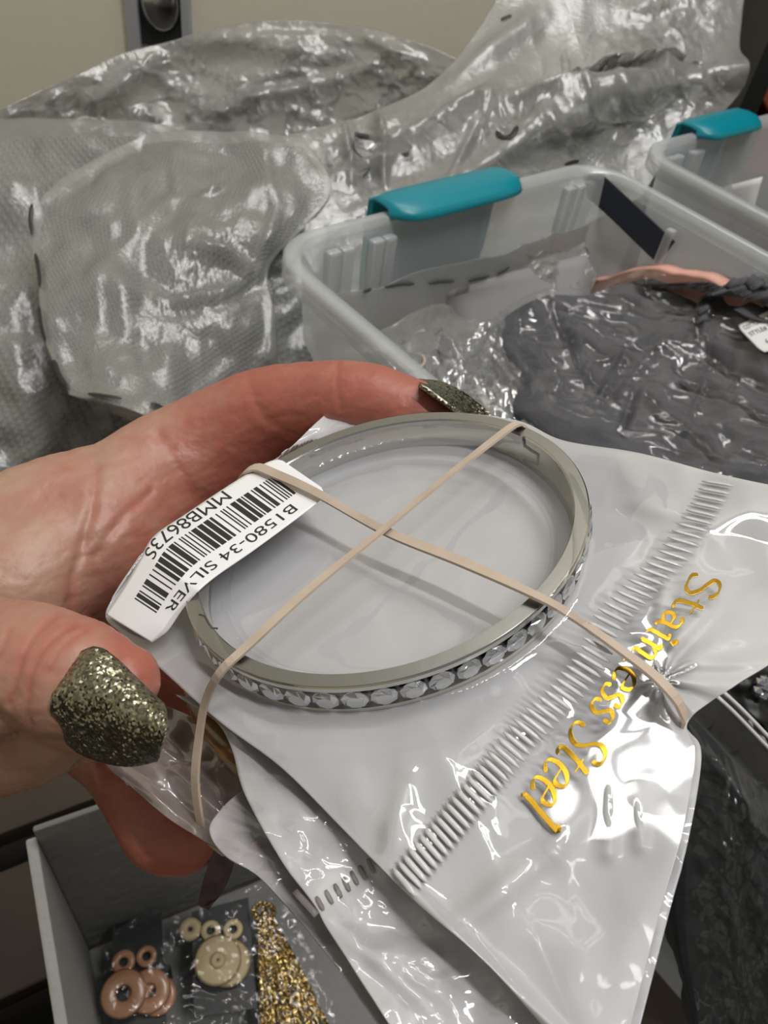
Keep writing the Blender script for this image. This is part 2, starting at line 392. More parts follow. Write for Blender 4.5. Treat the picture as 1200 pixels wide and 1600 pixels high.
segA = [(700, 1460, 860, 1330, 1.3, 26), (860, 1330, 935, 1235, 1.0, 24), (600, 1345, 640, 1215, .8, 20), (1030, 1045, 1200, 1032, .9, 12),
        (955, 1140, 950, 1330, 1.6, 17), (985, 1150, 1000, 1320, 1.3, 15), (950, 780, 1070, 800, .9, 20), (960, 720, 1030, 790, .8, 26),
        (830, 1030, 1060, 760, .5, 26), (560, 1200, 780, 1140, .5, 40), (700, 1180, 880, 1010, .45, 24), (1010, 1060, 1080, 1180, 1.4, 14),
        (300, 1050, 420, 1150, .8, 18), (470, 1160, 640, 1330, .5, 40), (1040, 890, 1020, 1030, .8, 12), (1130, 920, 1040, 1030, .7, 14),
        (640, 1390, 900, 1640, 2.0, 14), (780, 1400, 950, 1560, .5, 50), (600, 690, 640, 760, .4, 16), (530, 650, 480, 720, .5, 16)]
nu = nv = 250
XA, YA, HA = planar([(205, 895, 2), (240, 845, 2.5), (350, 765, 3), (440, 710, 3), (500, 655, 3), (535, 632, 2.5), (640, 638, 2), (800, 655, 1), (880, 688, 0), (1000, 708, 0), (1130, 742, 1), (1290, 775, 2)],
    [(1290, 775, 2), (1262, 900, 0), (1225, 1015, -1), (1150, 1070, -1), (1076, 1126, -2), (1086, 1180, -1), (1066, 1300, -1), (1030, 1430, -2), (975, 1640, -3)],
    [(880, 1640, -2), (930, 1642, -2), (975, 1640, -3)],
    [(205, 895, 2), (165, 958, 1), (190, 990, .5), (240, 1035, 0), (340, 1125, 0), (440, 1200, 0), (540, 1300, 0), (650, 1410, 0), (760, 1505, -1), (880, 1640, -2)], nu, nv)
th = np.arctan2(YA - 1060, XA - 1030); rr = np.hypot(XA - 1030, YA - 1060)
def wrinkA(X, Y, H, s=0):
    r = np.hypot(X - 1035, Y - 1062); t = np.arctan2(Y - 1062, X - 1035)
    return H + seg_field(X, Y, segA) + .0008 * fbm(X / 190, Y / 190, 2, s) + .0011 * np.sin(t * 9 + .6) * np.exp(-r / 80) * (r > 8) + .00007 * ridged(X / 90, Y / 130, 1, s + 3)
P0 = KG(XA, YA, HA); ua, va = toUV(P0)
rho = np.hypot(ua / .031, va / .0262); inside = np.clip((1.25 - rho) / .3, 0, 1)
HAb = wrinkA(XA, YA, HA) * (1 - .75 * inside) + 0 * HA
HAb = np.where(rho < 1.15, np.minimum(HAb, .0006), HAb)
GA = KG(XA, YA, HAb)
packA = empty('bangle_packet', GA.mean((0, 1)) - [0, 0, .004], 'pearly poly packet with gold lettering and ribbed seal, uppermost in the hand', 'packet', None)
obj('back_film', sheet_mesh('back_film', GA, .00022), M_pearl, packA)
# clear front film draped over the bangle
dout = (rho - 1) * .0285; din = (.93 - rho) * .0285
drape = np.where(rho > 1, np.exp(-(np.clip(dout, 0, 1) / .0065) ** 1.4), np.where(rho > .93, 1, np.exp(-(np.clip(din, 0, 1) / .0022) ** 1.2)))
tent = (ridged(ua * 60, va * 60, 2, 21) * .0004 + fbm(ua * 90 + 9, va * 90, 2, 4) * .0003) * (1 - np.clip((rho > .93) * (rho < 1.0), 0, 1)) * np.clip((1.8 - rho), .12, 1) * np.clip(np.abs(rho - .97) * 9, 0, 1)
HAc = np.maximum(HAb, drape * (HB + .0003)) + .00035 + tent * np.where(rho < .9, .35, 1)
GAc = KG(XA, YA, HAc)
obj('front_film', grid_mesh('front_film', GAc), M_clear, packA)
SA = Surf(GAc)
SAb = Surf(GA)
# ribbed heat seal
seal = smoothline([(625, 1390), (637, 1372), (700, 1295), (765, 1215), (825, 1140), (880, 1085), (925, 1030), (945, 980), (1000, 920), (1050, 870), (1085, 820), (1110, 780), (1127, 745)], 400)
seal = resample(seal, 63); 
for i in range(1, 62):
    px, py = seal[i]; f_ = i / 62
    ang = math.radians(50 - 42 * f_ ** 1.4); hl = 29 - 4 * f_
    pts = []; nn = None
    for t in np.linspace(-1, 1, 6):
        q, n = SA.at(px + math.cos(ang) * hl * t, py + math.sin(ang) * hl * t, .00018); pts.append(q); nn = n
    wd = .00056 * (1.05 - .25 * f_) * np.array([.3, .95, 1, 1, .95, .3])
    V, Fc = ribbon_vf(smoothline(pts, 6), nn, wd * 1.15, wd * .42); obj('seal_rib', mesh('seal_rib', V, Fc), M_seal, packA)
# gold lettering
GL = {'S': [[(.40, .80), (.38, .92), (.26, 1.0), (.12, .95), (.06, .78), (.16, .60), (.32, .44), (.41, .24), (.33, .05), (.18, -.01), (.05, .06), (.02, .22)]],
      't': [[(.15, .86), (.12, .55), (.12, .18), (.19, .01), (.33, .09)], [(.0, .6), (.32, .62)]],
      'a': [[(.06, .48), (.15, .61), (.28, .55), (.29, .22), (.34, .02), (.41, .06)], [(.28, .37), (.12, .32), (.04, .16), (.12, .0), (.28, .14)]],
      'i': [[(.0, .56), (.1, .6), (.1, .06), (.2, .01)], [(.09, .80), (.11, .86)]], 'n': [[(.0, .56), (.09, .6), (.09, .0)], [(.09, .42), (.22, .6), (.33, .5), (.33, .06), (.42, .01)]],
      'l': [[(.0, .94), (.1, 1.0), (.1, .06), (.2, .0)]], 'e': [[(.07, .34), (.35, .38), (.32, .56), (.2, .62), (.07, .48), (.04, .24), (.12, .03), (.24, 0), (.37, .12)]],
      's': [[(.29, .46), (.24, .6), (.12, .61), (.06, .46), (.18, .33), (.29, .2), (.25, .03), (.11, -.01), (.02, .13)]], ' ': []}
ADV = {'S': .50, 't': .38, 'a': .45, 'i': .25, 'n': .48, 'l': .25, 'e': .44, 's': .36, ' ': .26}
base_ln = smoothline([(1080, 896), (1072, 915), (1053, 942), (1030, 967), (1003, 995), (982, 1023), (966, 1043), (948, 1067), (930, 1093), (898, 1130), (878, 1160), (858, 1185), (838, 1213), (812, 1250)], 600)
cap_x = np.interp(np.linspace(0, 1, 600), [0, .1, .3, .5, .65, 1], [50, 50, 48, 44, 50, 52]); cap_y = np.interp(np.linspace(0, 1, 600), [0, .1, .3, .5, .65, 1], [10, 14, 30, 42, 50, 60])
txt = 'Stainless Steel'; tot = sum(ADV[c] for c in txt); cur = 0; parts = []
for ch in txt:
    for st in GL[ch]:
        q = smoothline(st, max(6, 5 * len(st))); pts = []; ns = []; dirs = np.gradient(q, axis=0)
        for (gx, gy) in q:
            k = min(599, max(0, int((cur + gx) / tot * 599))); bx, by = base_ln[k]
            p_, n_ = SA.at(bx + cap_x[k] * gy, by + cap_y[k] * gy, .00016); pts.append(p_); ns.append(n_)
        vert = np.abs(dirs[:, 1]) / (np.linalg.norm(dirs, axis=1) + 1e-9)
        wd = .00022 + .00050 * vert ** 1.5; wd[0] *= .6; wd[-1] *= .5
        if ch == 'i' and st is GL['i'][1]: wd[:] = .0012
        parts.append(ribbon_vf(np.array(pts), np.array(ns).mean(0) + 0 * np.array(ns), wd, .00001))
    cur += ADV[ch]
V, Fc = join(parts); obj('gold_lettering', mesh('gold_lettering', V, Fc), M_gold, packA, False)

# ---- packet B just under it
def under(outl, hs, name_label, mat_, seedk, segs, th=.0003, clear=True, cat='packet', wr=.0008):
    X, Y, H = planar(*outl, 130, 130); H = H + seg_field(X, Y, segs) + wr * fbm(X / 130, Y / 130, 2, seedk) + .00006 * ridged(X / 60, Y / 60, 1, seedk)
    G = KG(X, Y, H); r = empty('bangle_packet', G.mean((0, 1)), name_label, cat)
    obj('back_film', sheet_mesh('back_film', G, th), mat_, r)
    Gc = KG(X, Y, H + .0009 + .0009 * np.clip(fbm(X / 60, Y / 60, 2, seedk + 7), 0, 1))
    if clear: obj('front_film', grid_mesh('front_film', Gc), M_clear, r)
    return r, Surf(G), Surf(Gc)
rb, SBk, SBc = under([[(275, 1085, -2.5), (500, 1130, -4), (800, 1150, -4), (1075, 1140, -3.5)],
    [(1075, 1140, -3.5), (1096, 1180, -2.8), (1076, 1310, -2.8), (1042, 1440, -4), (988, 1650, -5)],
    [(640, 1650, -3), (800, 1650, -5), (988, 1650, -5)],
    [(275, 1085, -2.5), (335, 1125, -2.5), (362, 1170, -2.5), (382, 1240, -2.5), (438, 1342, -2.5), (492, 1415, -2.5), (512, 1452, -2.5), (570, 1540, -2.5), (640, 1650, -3)]],
    0, 'pearly packet with a short row of shade-darkened seal ribs, second in the stack', M_pearl, 31,
    [(560, 1480, 700, 1500, 1.0, 24), (520, 1440, 690, 1590, .8, 16), (480, 1290, 600, 1320, .6, 26), (400, 1200, 520, 1330, .7, 30)])
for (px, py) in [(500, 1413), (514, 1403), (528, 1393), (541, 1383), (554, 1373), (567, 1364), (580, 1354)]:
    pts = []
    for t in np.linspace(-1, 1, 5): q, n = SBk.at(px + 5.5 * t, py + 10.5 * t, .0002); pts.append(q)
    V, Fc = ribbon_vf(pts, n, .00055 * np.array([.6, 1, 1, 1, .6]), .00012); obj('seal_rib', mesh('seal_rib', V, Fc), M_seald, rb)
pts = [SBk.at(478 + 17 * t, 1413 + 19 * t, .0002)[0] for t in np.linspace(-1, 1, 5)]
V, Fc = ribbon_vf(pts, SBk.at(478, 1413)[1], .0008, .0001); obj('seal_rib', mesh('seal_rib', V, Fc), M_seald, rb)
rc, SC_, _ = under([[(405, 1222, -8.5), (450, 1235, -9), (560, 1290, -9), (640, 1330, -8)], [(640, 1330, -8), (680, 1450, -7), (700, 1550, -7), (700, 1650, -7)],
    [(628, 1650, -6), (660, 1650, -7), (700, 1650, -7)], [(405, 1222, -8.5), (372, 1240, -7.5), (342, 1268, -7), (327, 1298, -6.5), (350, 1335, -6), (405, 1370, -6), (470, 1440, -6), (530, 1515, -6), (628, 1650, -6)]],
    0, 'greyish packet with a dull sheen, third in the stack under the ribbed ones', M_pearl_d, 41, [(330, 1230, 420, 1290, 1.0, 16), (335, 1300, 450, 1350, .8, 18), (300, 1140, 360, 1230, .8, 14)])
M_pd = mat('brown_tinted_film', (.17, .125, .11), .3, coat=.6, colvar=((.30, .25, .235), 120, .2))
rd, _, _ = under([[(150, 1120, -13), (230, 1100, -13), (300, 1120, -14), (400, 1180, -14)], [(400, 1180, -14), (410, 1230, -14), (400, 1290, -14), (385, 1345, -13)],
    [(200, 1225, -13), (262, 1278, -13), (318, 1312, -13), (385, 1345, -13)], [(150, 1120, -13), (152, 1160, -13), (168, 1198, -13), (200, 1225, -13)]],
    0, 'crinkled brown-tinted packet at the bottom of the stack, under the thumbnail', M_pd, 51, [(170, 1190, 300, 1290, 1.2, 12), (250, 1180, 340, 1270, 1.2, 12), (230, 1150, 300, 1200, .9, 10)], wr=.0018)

# ------------------------------------------------------------------ bangles
def bangle(hoff, a, b, th, hb, label, top_m, side_m, crystals, cat='bangle', cen=(0, 0), N=400):
    root = empty('bangle', BC + BN * (hoff - hb), label, cat)
    o0 = BC + BN * hoff + BU * cen[0] + BV * cen[1]
    def pt(T, r, h): return o0 + (a + r) * math.cos(T) * BU + (b + r) * math.sin(T) * BV + BN * h
    def sweep(prof, T0, T1, n, close):
        V = []; Fc = []; m = len(prof)
        for i in range(n):
            T = T0 + (T1 - T0) * i / (n if close else n - 1)
            for (r, h) in prof: V.append(pt(T, r, h))
        for i in range(n if close else n - 1):
            j = (i + 1) % n
            for k in range(m): Fc.append((i * m + k, i * m + (k + 1) % m, j * m + (k + 1) % m, j * m + k))
        if not close: Fc += [tuple(range(m)), tuple((n - 1) * m + k for k in range(m))]
        return V, Fc
    e = .0002
    full = [(-th + e, 0), (-e, 0), (0, -e), (0, -hb + e), (-e, -hb), (-th + e, -hb), (-th, -hb + e), (-th, -e)]
    if not crystals:
        V, Fc = sweep(full, 0, 2 * math.pi, N, True); obj('band', recalc(mesh('band', V, Fc)), side_m, root); return root, pt
    T0, T1 = math.radians(176), math.radians(352)
    V, Fc = sweep(full, T1 - 2 * math.pi, T0, N // 2, False); x = obj('back_band', recalc(mesh('band', V, Fc)), side_m, root, False)
    c = .00095
    chan = [(-th + e, 0), (-e, 0), (0, -e), (0, -c), (-.0009, -c - .0001), (-.0009, -hb + c + .0001), (0, -hb + c), (0, -hb + e), (-e, -hb), (-th + e, -hb), (-th, -hb + e), (-th, -e)]
    V, Fc = sweep(chan, T0, T1, N // 2, False); x2 = obj('front_band', recalc(mesh('band', V, Fc)), side_m, root, False)
    V, Fc = sweep([(-.0009, -c - .0002), (-.0006, -c - .0002), (-.0006, -hb + c + .0002), (-.0009, -hb + c + .0002)], T0 + .12, T1 - .05, N // 2, False)
    obj('crystal_channel', recalc(mesh('crystal_channel', V, Fc)), M_gemback, root, False)
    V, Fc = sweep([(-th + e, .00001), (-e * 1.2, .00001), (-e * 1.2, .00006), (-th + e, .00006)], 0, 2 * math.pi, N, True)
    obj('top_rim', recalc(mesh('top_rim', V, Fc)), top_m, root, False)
    # round cut stones
    gr = (hb - 2 * c) * .47; Vg = []; Fg = []
    for (z, rr_, n_) in ((.0, .25, 8), (.00045, .0, 0)): pass
    prof = [(0, .62, .0005), (.5, 1.0, .0001), (0, 1.0, -.0001)]
    for (a0, rr_, z) in prof:
        for k in range(8): an = 2 * math.pi * (k + a0) / 8; Vg.append((gr * rr_ * math.cos(an), gr * rr_ * math.sin(an), z))
    Vg.append((0, 0, -.0006)); Fg.append(tuple(range(8)))
    for q in (0, 1):
        for k in range(8): Fg.append((q * 8 + k, q * 8 + (k + 1) % 8, (q + 1) * 8 + (k + 1) % 8, (q + 1) * 8 + k))
    for k in range(8): Fg.append((16 + k, 16 + (k + 1) % 8, 24))
    gm = recalc(mesh('crystal', Vg, Fg)); gm.materials.append(M_gem)
    T = T0 + .15; k = 0
    while T < T1 - .06:
        c_ = pt(T, -.0001, -hb / 2); tg = pt(T + .001, 0, 0) - pt(T, 0, 0); tl = np.linalg.norm(tg) / .001; tg /= np.linalg.norm(tg); n_ = np.cross(tg, BN)
        g = bpy.data.objects.new('crystal', gm); scene.collection.objects.link(g); g.parent = root
        mt = Matrix([[*map(float, (tg[i], BN[i], n_[i])), float(c_[i] - root.location[i])] for i in range(3)] + [[0, 0, 0, 1]])
        if n_.dot(c_ - o0) < 0: mt = mt @ Matrix.Rotation(math.pi, 4, 'X')
        g.matrix_local = mt @ Matrix.Rotation(k * .37, 4, 'Z'); T += gr * 2.08 / tl; k += 1
    return root, pt
bg, bpt = bangle(0, .031, .0262, .0023, HB, 'oval silver steel bangle with a row of crystals, on the top packet', M_steel_top, M_steel, True)
def onwall(pxs, r=-.00235, Trange=(-.6, 1.2)):   # pixel -> point of the bangle's inner wall
    Ts = np.linspace(*Trange, 300); hs = np.linspace(0, -HB, 30); Q = np.array([[bpt(T, r, h) for h in hs] for T in Ts]); x, y = proj(Q); out = []
    for (a_, b_) in pxs:
        k = np.argmin((x - a_) ** 2 + (y - b_) ** 2); out.append(Q.reshape(-1, 3)[k])
    return np.array(out)
q = onwall([(818, 683), (820, 697), (830, 704), (841, 711), (839, 726), (828, 723), (817, 718)])
V, Fc = tube_vf(q, .00022, 6); obj('clasp_notch', mesh('clasp_notch', V, Fc), M_gemback, bg)
q = np.array([K(a_, b_, HB + .0001) for a_, b_ in [(311, 960), (319, 962), (327, 976), (331, 981), (340, 982)]])
V, Fc = tube_vf(q, .00013, 6); obj('hinge_notch', mesh('hinge_notch', V, Fc), M_dark, bg)
M_amber = mat('amber_resin', (.09, .045, .015), .2, coat=.6, colvar=((.27, .15, .05), 160, .12))
bangle(-.0115, .0325, .029, .0035, .006, 'brown and gold bangle showing through the lower packets beside the thumbnail', M_amber, M_amber, False, cen=(-.004, -.005))
bangle(-.0195, .031, .0262, .003, .004, 'second brown bangle, lower in the stack, hidden under the packets', M_amber, M_amber, False, cen=(.002, .002)) if False else None

# ------------------------------------------------------------------ barcode label
E0 = smoothline([(432, 713), (395, 735), (350, 763), (290, 803), (240, 838), (218, 875), (195, 915), (165, 960)], 120)
E1 = smoothline([(512, 768), (490, 790), (400, 857), (330, 906), (292, 943), (264, 983), (250, 995), (237, 1004)], 120)
h0 = np.interp(np.linspace(0, 1, 120), [0, .45, .7, .85, 1], [HB + .0010, HB + .0008, HB - .0002, .0040, .0022])
h1 = np.interp(np.linspace(0, 1, 120), [0, .5, .7, .85, 1], [HB + .0010, HB + .0010, HB + .0010, .0045, .0026])
tt = np.linspace(0, 1, 24); GLb = np.zeros((120, 24, 3))
def lab(s, t):                                # s along, t across
    k = s * 119; i = int(min(118, max(0, math.floor(k)))); f_ = k - i
    a_ = E0[i] * (1 - f_) + E0[i + 1] * f_; b_ = E1[i] * (1 - f_) + E1[i + 1] * f_
    ha = h0[i] * (1 - f_) + h0[i + 1] * f_; hb_ = h1[i] * (1 - f_) + h1[i + 1] * f_
    p_ = a_ * (1 - t) + b_ * t; h_ = ha * (1 - t) + hb_ * t + .0007 * math.sin(math.pi * t) * min(1, s * 2)
    return K(p_[0], p_[1], h_)
for i in range(120):
    for j, t in enumerate(tt):
        t2 = t
        if i < 8: r_ = .12 * (1 - math.sqrt(max(0, 1 - ((8 - i) / 8) ** 2))); t2 = r_ + t * (1 - 2 * r_)
        GLb[i, j] = lab(i / 119, t2)
lb = obj('barcode_label', sheet_mesh('barcode_label', GLb, .0001), M_label)
tag(lb, 'white sticker with black barcode and printed stock number at the corner of the top packet', 'label')
def lab_l(s, t, lift=.00004): return lab(s, t) + BN * lift
def barquad(s0, s1, t0, t1, n=10):
    V = []; Fc = []
    for k in range(n):
        t = t0 + (t1 - t0) * k / (n - 1); V += [lab_l(s0, t), lab_l(s1, t)]
        if k: Fc.append((2 * k - 2, 2 * k - 1, 2 * k + 1, 2 * k))
    return V, Fc
random.seed(4); parts = []; s = .085
pat = [1, 1, 1, 1, 1, 1, 3, 1, 4, 2, 1, 2, 3, 1, 1, 3, 1, 1, 4, 1, 1, 2, 1, 1, 3, 1, 4, 1, 4, 1, 5, 1, 3, 1, 1, 2, 1, 2, 1, 3, 1, 1, 2, 1, 4, 1, 1, 1, 3, 1, 3, 1, 4, 1, 1, 3, 1, 4, 1, 4, 3, 1, 1, 1, 2, 4]
pat = [2,1,1,1,1,1,1,2,1,2,3,1,1,2,4,1,1,1,3,1,4,2,1,2,1,1,1,3,1,3,2,1,4,1,4,1,4,1,1,2,1,2,1,1,1,3,1,1,4,1,1,2,3,1,4,1,3,2,1,3,1,3,4,1,1,3,1,1,3,1,1,1]
u_ = (.885 - s) / sum(pat)
for k, wv in enumerate(pat):
    if k % 2 == 0: parts.append(barquad(s, s + u_ * wv * .96, .25, .68))
    s += u_ * wv
V, Fc = join(parts); obj('barcode', mesh('barcode', V, Fc), M_ink, lb)
def text_on(body, s0, s1, t0, hgt, fn):
    cu = bpy.data.curves.new('txt', 'FONT'); cu.body = body; cu.size = 1; ob = bpy.data.objects.new('txt', cu); scene.collection.objects.link(ob)
    bpy.context.view_layer.update(); me = bpy.data.meshes.new_from_object(ob.evaluated_get(bpy.context.evaluated_depsgraph_get()))
    n = len(me.vertices); a = np.empty(n * 3); me.vertices.foreach_get('co', a); a = a.reshape(-1, 3)
    fs = [tuple(p_.vertices) for p_ in me.polygons]; x0, x1 = a[:, 0].min(), a[:, 0].max()
    V = [fn(s0 + (s1 - s0) * (x - x0) / (x1 - x0), t0 + hgt * y / .7) for x, y, _ in a]
    bpy.data.objects.remove(ob); bpy.data.meshes.remove(me); return V, fs
V, Fc = text_on('B1580-34 SILVER', .14, .845, .765, .145, lab_l); obj('printed_text', mesh('printed_text', V, Fc), M_ink, lb, False)
V, Fc = text_on('MMB8673S', .27, .70, .02, .175, lab_l); obj('printed_text', mesh('printed_text', V, Fc), M_ink, lb, False)

# ------------------------------------------------------------------ rubber bands
def rband(pts, label, wd):
    top = np.array([K(a_, b_, h_ * 1e-3) for a_, b_, h_ in pts]); top = smoothline(top, 90)
    a_, b_ = top[0], top[-1]; low = smoothline([b_, b_ - BN * .010 + (a_ - b_) * .02, b_ - BN * .021 + (a_ - b_) * .2, a_ - BN * .021 + (b_ - a_) * .2, a_ - BN * .010 + (b_ - a_) * .02, a_], 60)[1:-1]
    loop = np.vstack([top, low]); c = loop.mean(0)
    n = loop - c; tg = np.roll(loop, -1, 0) - np.roll(loop, 1, 0); side = np.cross(tg[20], BN); side /= np.linalg.norm(side)
    nr = np.cross(side, tg); nr /= np.linalg.norm(nr, axis=1, keepdims=True)
    if nr[20].dot(BN) < 0: nr = -nr
    tw = .25 * np.sin(np.linspace(0, 9, len(loop)))[:, None] * side; nr = nr + tw
    V, Fc = ribbon_vf(loop, nr, wd * (1 + .12 * np.sin(np.linspace(0, 23, len(loop)))), .00035, True)
    o = obj('rubber_band', recalc(mesh('rubber_band', V, Fc)), M_rub, smooth=False); tag(o, label, 'rubber band'); return o
hb = HB * 1000
rband([(374, 756, 2.0), (382, 740, hb + .2), (402, 731, hb + 1.6), (430, 741, hb + 1.9), (490, 768, hb + 1.9), (600, 829, hb + 1.3), (720, 878, hb + 1.2), (846, 936, hb + 1.0), (900, 968, hb - 1.0), (960, 1010, 3.6), (1020, 1055, 2.6), (1055, 1092, 1.8), (1069, 1122, .0)],
      'tan rubber band running from the barcode label to the gold lettering', .0016)
rband([(822, 676, 2.5), (816, 667, hb), (806, 664, hb + .9), (780, 682, hb + 1.0), (700, 745, hb + 1.4), (600, 828, hb + 2.2), (480, 925, hb + 1.5), (385, 1012, hb + .9), (345, 1050, hb - .5), (322, 1095, 1.0), (312, 1150, -3), (306, 1210, -7), (310, 1260, -11), (318, 1300, -15)],
      'tan rubber band running from the clasp down past the thumbnail', .0014)

# ------------------------------------------------------------------ the hand
def hand():
    parts = []
    def limb(pts, n=26, seg=22):
        q = smoothline(pts, n); C = np.array([P(a_, b_, d_) for a_, b_, d_, r_ in q]); R = q[:, 3] * q[:, 2] / F
        V, Fc = tube_vf(C, R, seg); V = list(V)
        # rounded ends
        for end, sgn in ((0, -1), (len(C) - 1, 1)):
            t_ = C[end] - C[end - sgn] ; t_ /= np.linalg.norm(t_)
            o = len(V); ring0 = end * seg; u0 = np.array(V[ring0]) - C[end]; prev = [ring0 + k for k in range(seg)]
            for a_ in (25, 50, 72):
                c_, s_ = math.cos(math.radians(a_)), math.sin(math.radians(a_)); cur = []
                for k in range(seg):
                    rv = np.array(V[ring0 + k]) - C[end]; V.append(C[end] + rv * c_ + t_ * R[end] * s_); cur.append(len(V) - 1)
                for k in range(seg):
                    f_ = (prev[k], prev[(k + 1) % seg], cur[(k + 1) % seg], cur[k]); Fc.append(f_ if sgn > 0 else f_[::-1])
                prev = cur
            V.append(C[end] + t_ * R[end] * .99)
            for k in range(seg):
                f_ = (prev[k], prev[(k + 1) % seg], len(V) - 1); Fc.append(f_ if sgn > 0 else f_[::-1])
        Fc = [f_ for f_ in Fc if len(f_) < 20]
        parts.append((V, Fc))
    # index finger: knuckle, two bends, tip (behind the packet)
    limb([(150, 845, .150, 112), (232, 760, .160, 98), (320, 706, .164, 90), (410, 652, .161, 77), (480, 636, .157, 70), (560, 630, .152, 66), (640, 650, .149, 60), (690, 668, .147, 50), (715, 680, .146, 36)], 40)
    # palm side of the hand, running off to the wrist
    limb([(-260, 1080, .150, 190), (-120, 960, .150, 180), (10, 885, .150, 142), (120, 825, .154, 122), (215, 775, .162, 95)], 30)
    limb([(-140, 1000, .142, 150), (10, 930, .140, 118), (75, 885, .143, 100), (110, 850, .148, 96)], 24)
    # hollow of the palm and the web between thumb and index finger
    limb([(60, 1000, .165, 120), (170, 900, .184, 120), (290, 810, .186, 100), (400, 740, .182, 76)], 24)
    limb([(10, 1100, .145, 120), (120, 1010, .165, 100), (230, 930, .180, 90), (330, 850, .184, 75)], 24)
    # fold ridges crossing the hollow
    limb([(160, 960, .160, 26), (215, 890, .166, 30), (262, 830, .170, 30), (330, 770, .172, 30)], 20)
    limb([(95, 960, .140, 32), (115, 890, .141, 38), (150, 810, .147, 46), (205, 750, .153, 50)], 20)
    # thumb
    limb([(-240, 1120, .122, 170), (-110, 1070, .112, 140), (-20, 1045, .104, 112), (45, 1045, .0990, 106), (95, 1055, .0965, 100), (140, 1062, .0945, 93), (180, 1064, .0935, 74), (196, 1064, .0930, 60)], 36)
    # heel of the thumb below it
    limb([(-220, 1180, .130, 170), (-60, 1150, .122, 112), (30, 1140, .116, 96), (100, 1130, .110, 74), (140, 1130, .108, 62)], 26)
    # middle finger curled under the packets
    limb([(20, 1060, .145, 120), (110, 1100, .140, 90), (190, 1170, .138, 76), (235, 1235, .136, 76), (266, 1290, .134, 76), (285, 1300, .133, 68)], 30)
    # ring and little finger, further under the stack
    limb([(-40, 1120, .165, 110), (90, 1050, .172, 84), (220, 1040, .172, 72), (330, 1060, .168, 66), (430, 1090, .162, 60), (470, 1100, .158, 50)], 30)
    limb([(-80, 1000, .175, 110), (120, 920, .185, 74), (300, 880, .187, 66), (460, 880, .182, 60), (560, 890, .175, 52)], 30)
    V, Fc = join(parts); me = mesh('person', V, Fc); o = bpy.data.objects.new('tmp', me); scene.collection.objects.link(o)
    m = o.modifiers.new('r', 'REMESH'); m.mode = 'VOXEL'; m.voxel_size = .0009
    m = o.modifiers.new('s', 'SMOOTH'); m.factor = .6; m.iterations = 14
    m = o.modifiers.new('d', 'SUBSURF'); m.levels = 1
    bpy.context.view_layer.update(); me2 = bpy.data.meshes.new_from_object(o.evaluated_get(bpy.context.evaluated_depsgraph_get()))
    bpy.data.objects.remove(o)
    n = len(me2.vertices); a = np.empty(n * 3); me2.vertices.foreach_get('co', a); a = a.reshape(-1, 3)
    nr = np.empty(n * 3); me2.vertices.foreach_get('normal', nr); nr = nr.reshape(-1, 3)
    x, y = proj(a); facing = np.sum(nr * (CAMP - a), 1) > 0; dep = -toC(a)[:, 2]
    disp = np.zeros(n); red = np.zeros(n)
    def groove(line, amp, wd, dmin=0, dmax=1):
        nonlocal disp
        q = smoothline(line, 60); dm = np.full(n, 1e9)
        for i in range(len(q)): dm = np.minimum(dm, (x - q[i, 0]) ** 2 + (y - q[i, 1]) ** 2)
        e = np.exp(-dm / wd ** 2) * facing * (dep > dmin) * (dep < dmax); disp -= amp * 1e-3 * e; return e
    for l_, a_, w_ in [([(248, 678), (270, 720), (300, 770), (330, 790)], .3, 13), ([(388, 580), (396, 620), (412, 650), (440, 670)], .2, 8), ([(528, 560), (526, 600), (532, 640)], .2, 5), 
                       ([(150, 730), (146, 780), (132, 840), (116, 900), (108, 960)], .5, 9), ([(235, 770), (190, 810), (150, 870)], .4, 9)]:
        e = groove(l_, a_, w_, .118); red += .15 * e
    for l_, a_, w_ in [([(95, 958), (60, 985), (35, 1030), (15, 1100)], .25, 5), ([(120, 975), (82, 1000), (55, 1040), (42, 1100), (50, 1140)], .22, 4.5), ([(14, 985), (-5, 1030)], .2, 5), ([(140, 985), (105, 1005), (75, 1050)], .14, 4)]:
        red += .25 * groove(l_, a_, w_, 0, .118)
    for l_, a_, w_ in [([(-10, 1120), (40, 1160), (90, 1185), (150, 1200)], .9, 12)]: groove(l_, a_, w_, 0, .13)
    uu = a @ BU * 1e3; vv = a @ BV * 1e3; ww = a @ BN * 1e3
    disp += .00012 * fbm(uu / 4, vv / 4 + ww / 3, 3, 71) + .00003 * ridged(uu / .9, vv / .9 + ww, 2, 75)
    a = a + nr * disp[:, None]; me2.vertices.foreach_set('co', a.ravel())
    # natural redness of fingers, palm hollow and thumb tip
    def blob(cx, cy, r, d0, d1): return np.exp(-((x - cx) ** 2 + (y - cy) ** 2) / r ** 2) * (dep > d0) * (dep < d1)
    red += .9 / (1 + np.exp(-(x - 190 + .35 * (y - 850)) / 45)) * (dep > .112) + .3 * blob(100, 780, 60, .11, 1) + .9 * blob(225, 1010, 55, 0, .105) + .45 * blob(100, 1000, 150, 0, .108) + .15
    red += .25 * fbm(uu / 9, vv / 9, 3, 80) + .12 * fbm(uu / 2.5, vv / 2.5, 2, 81)
    at = me2.attributes.new('redness', 'FLOAT', 'POINT'); at.data.foreach_set('value', np.clip(red, 0, 1.2).astype(np.float32))
    M = mat('skin', (.55, .36, .27), .42, sss=.12, bump=(900, .00008)); nt = M.node_tree; b = nt.nodes['Principled BSDF']
    an = nt.nodes.new('ShaderNodeAttribute'); an.attribute_name = 'redness'; r = nt.nodes.new('ShaderNodeValToRGB')
    r.color_ramp.elements[0].color = (.43, .275, .20, 1); r.color_ramp.elements[1].color = (.38, .12, .085, 1)
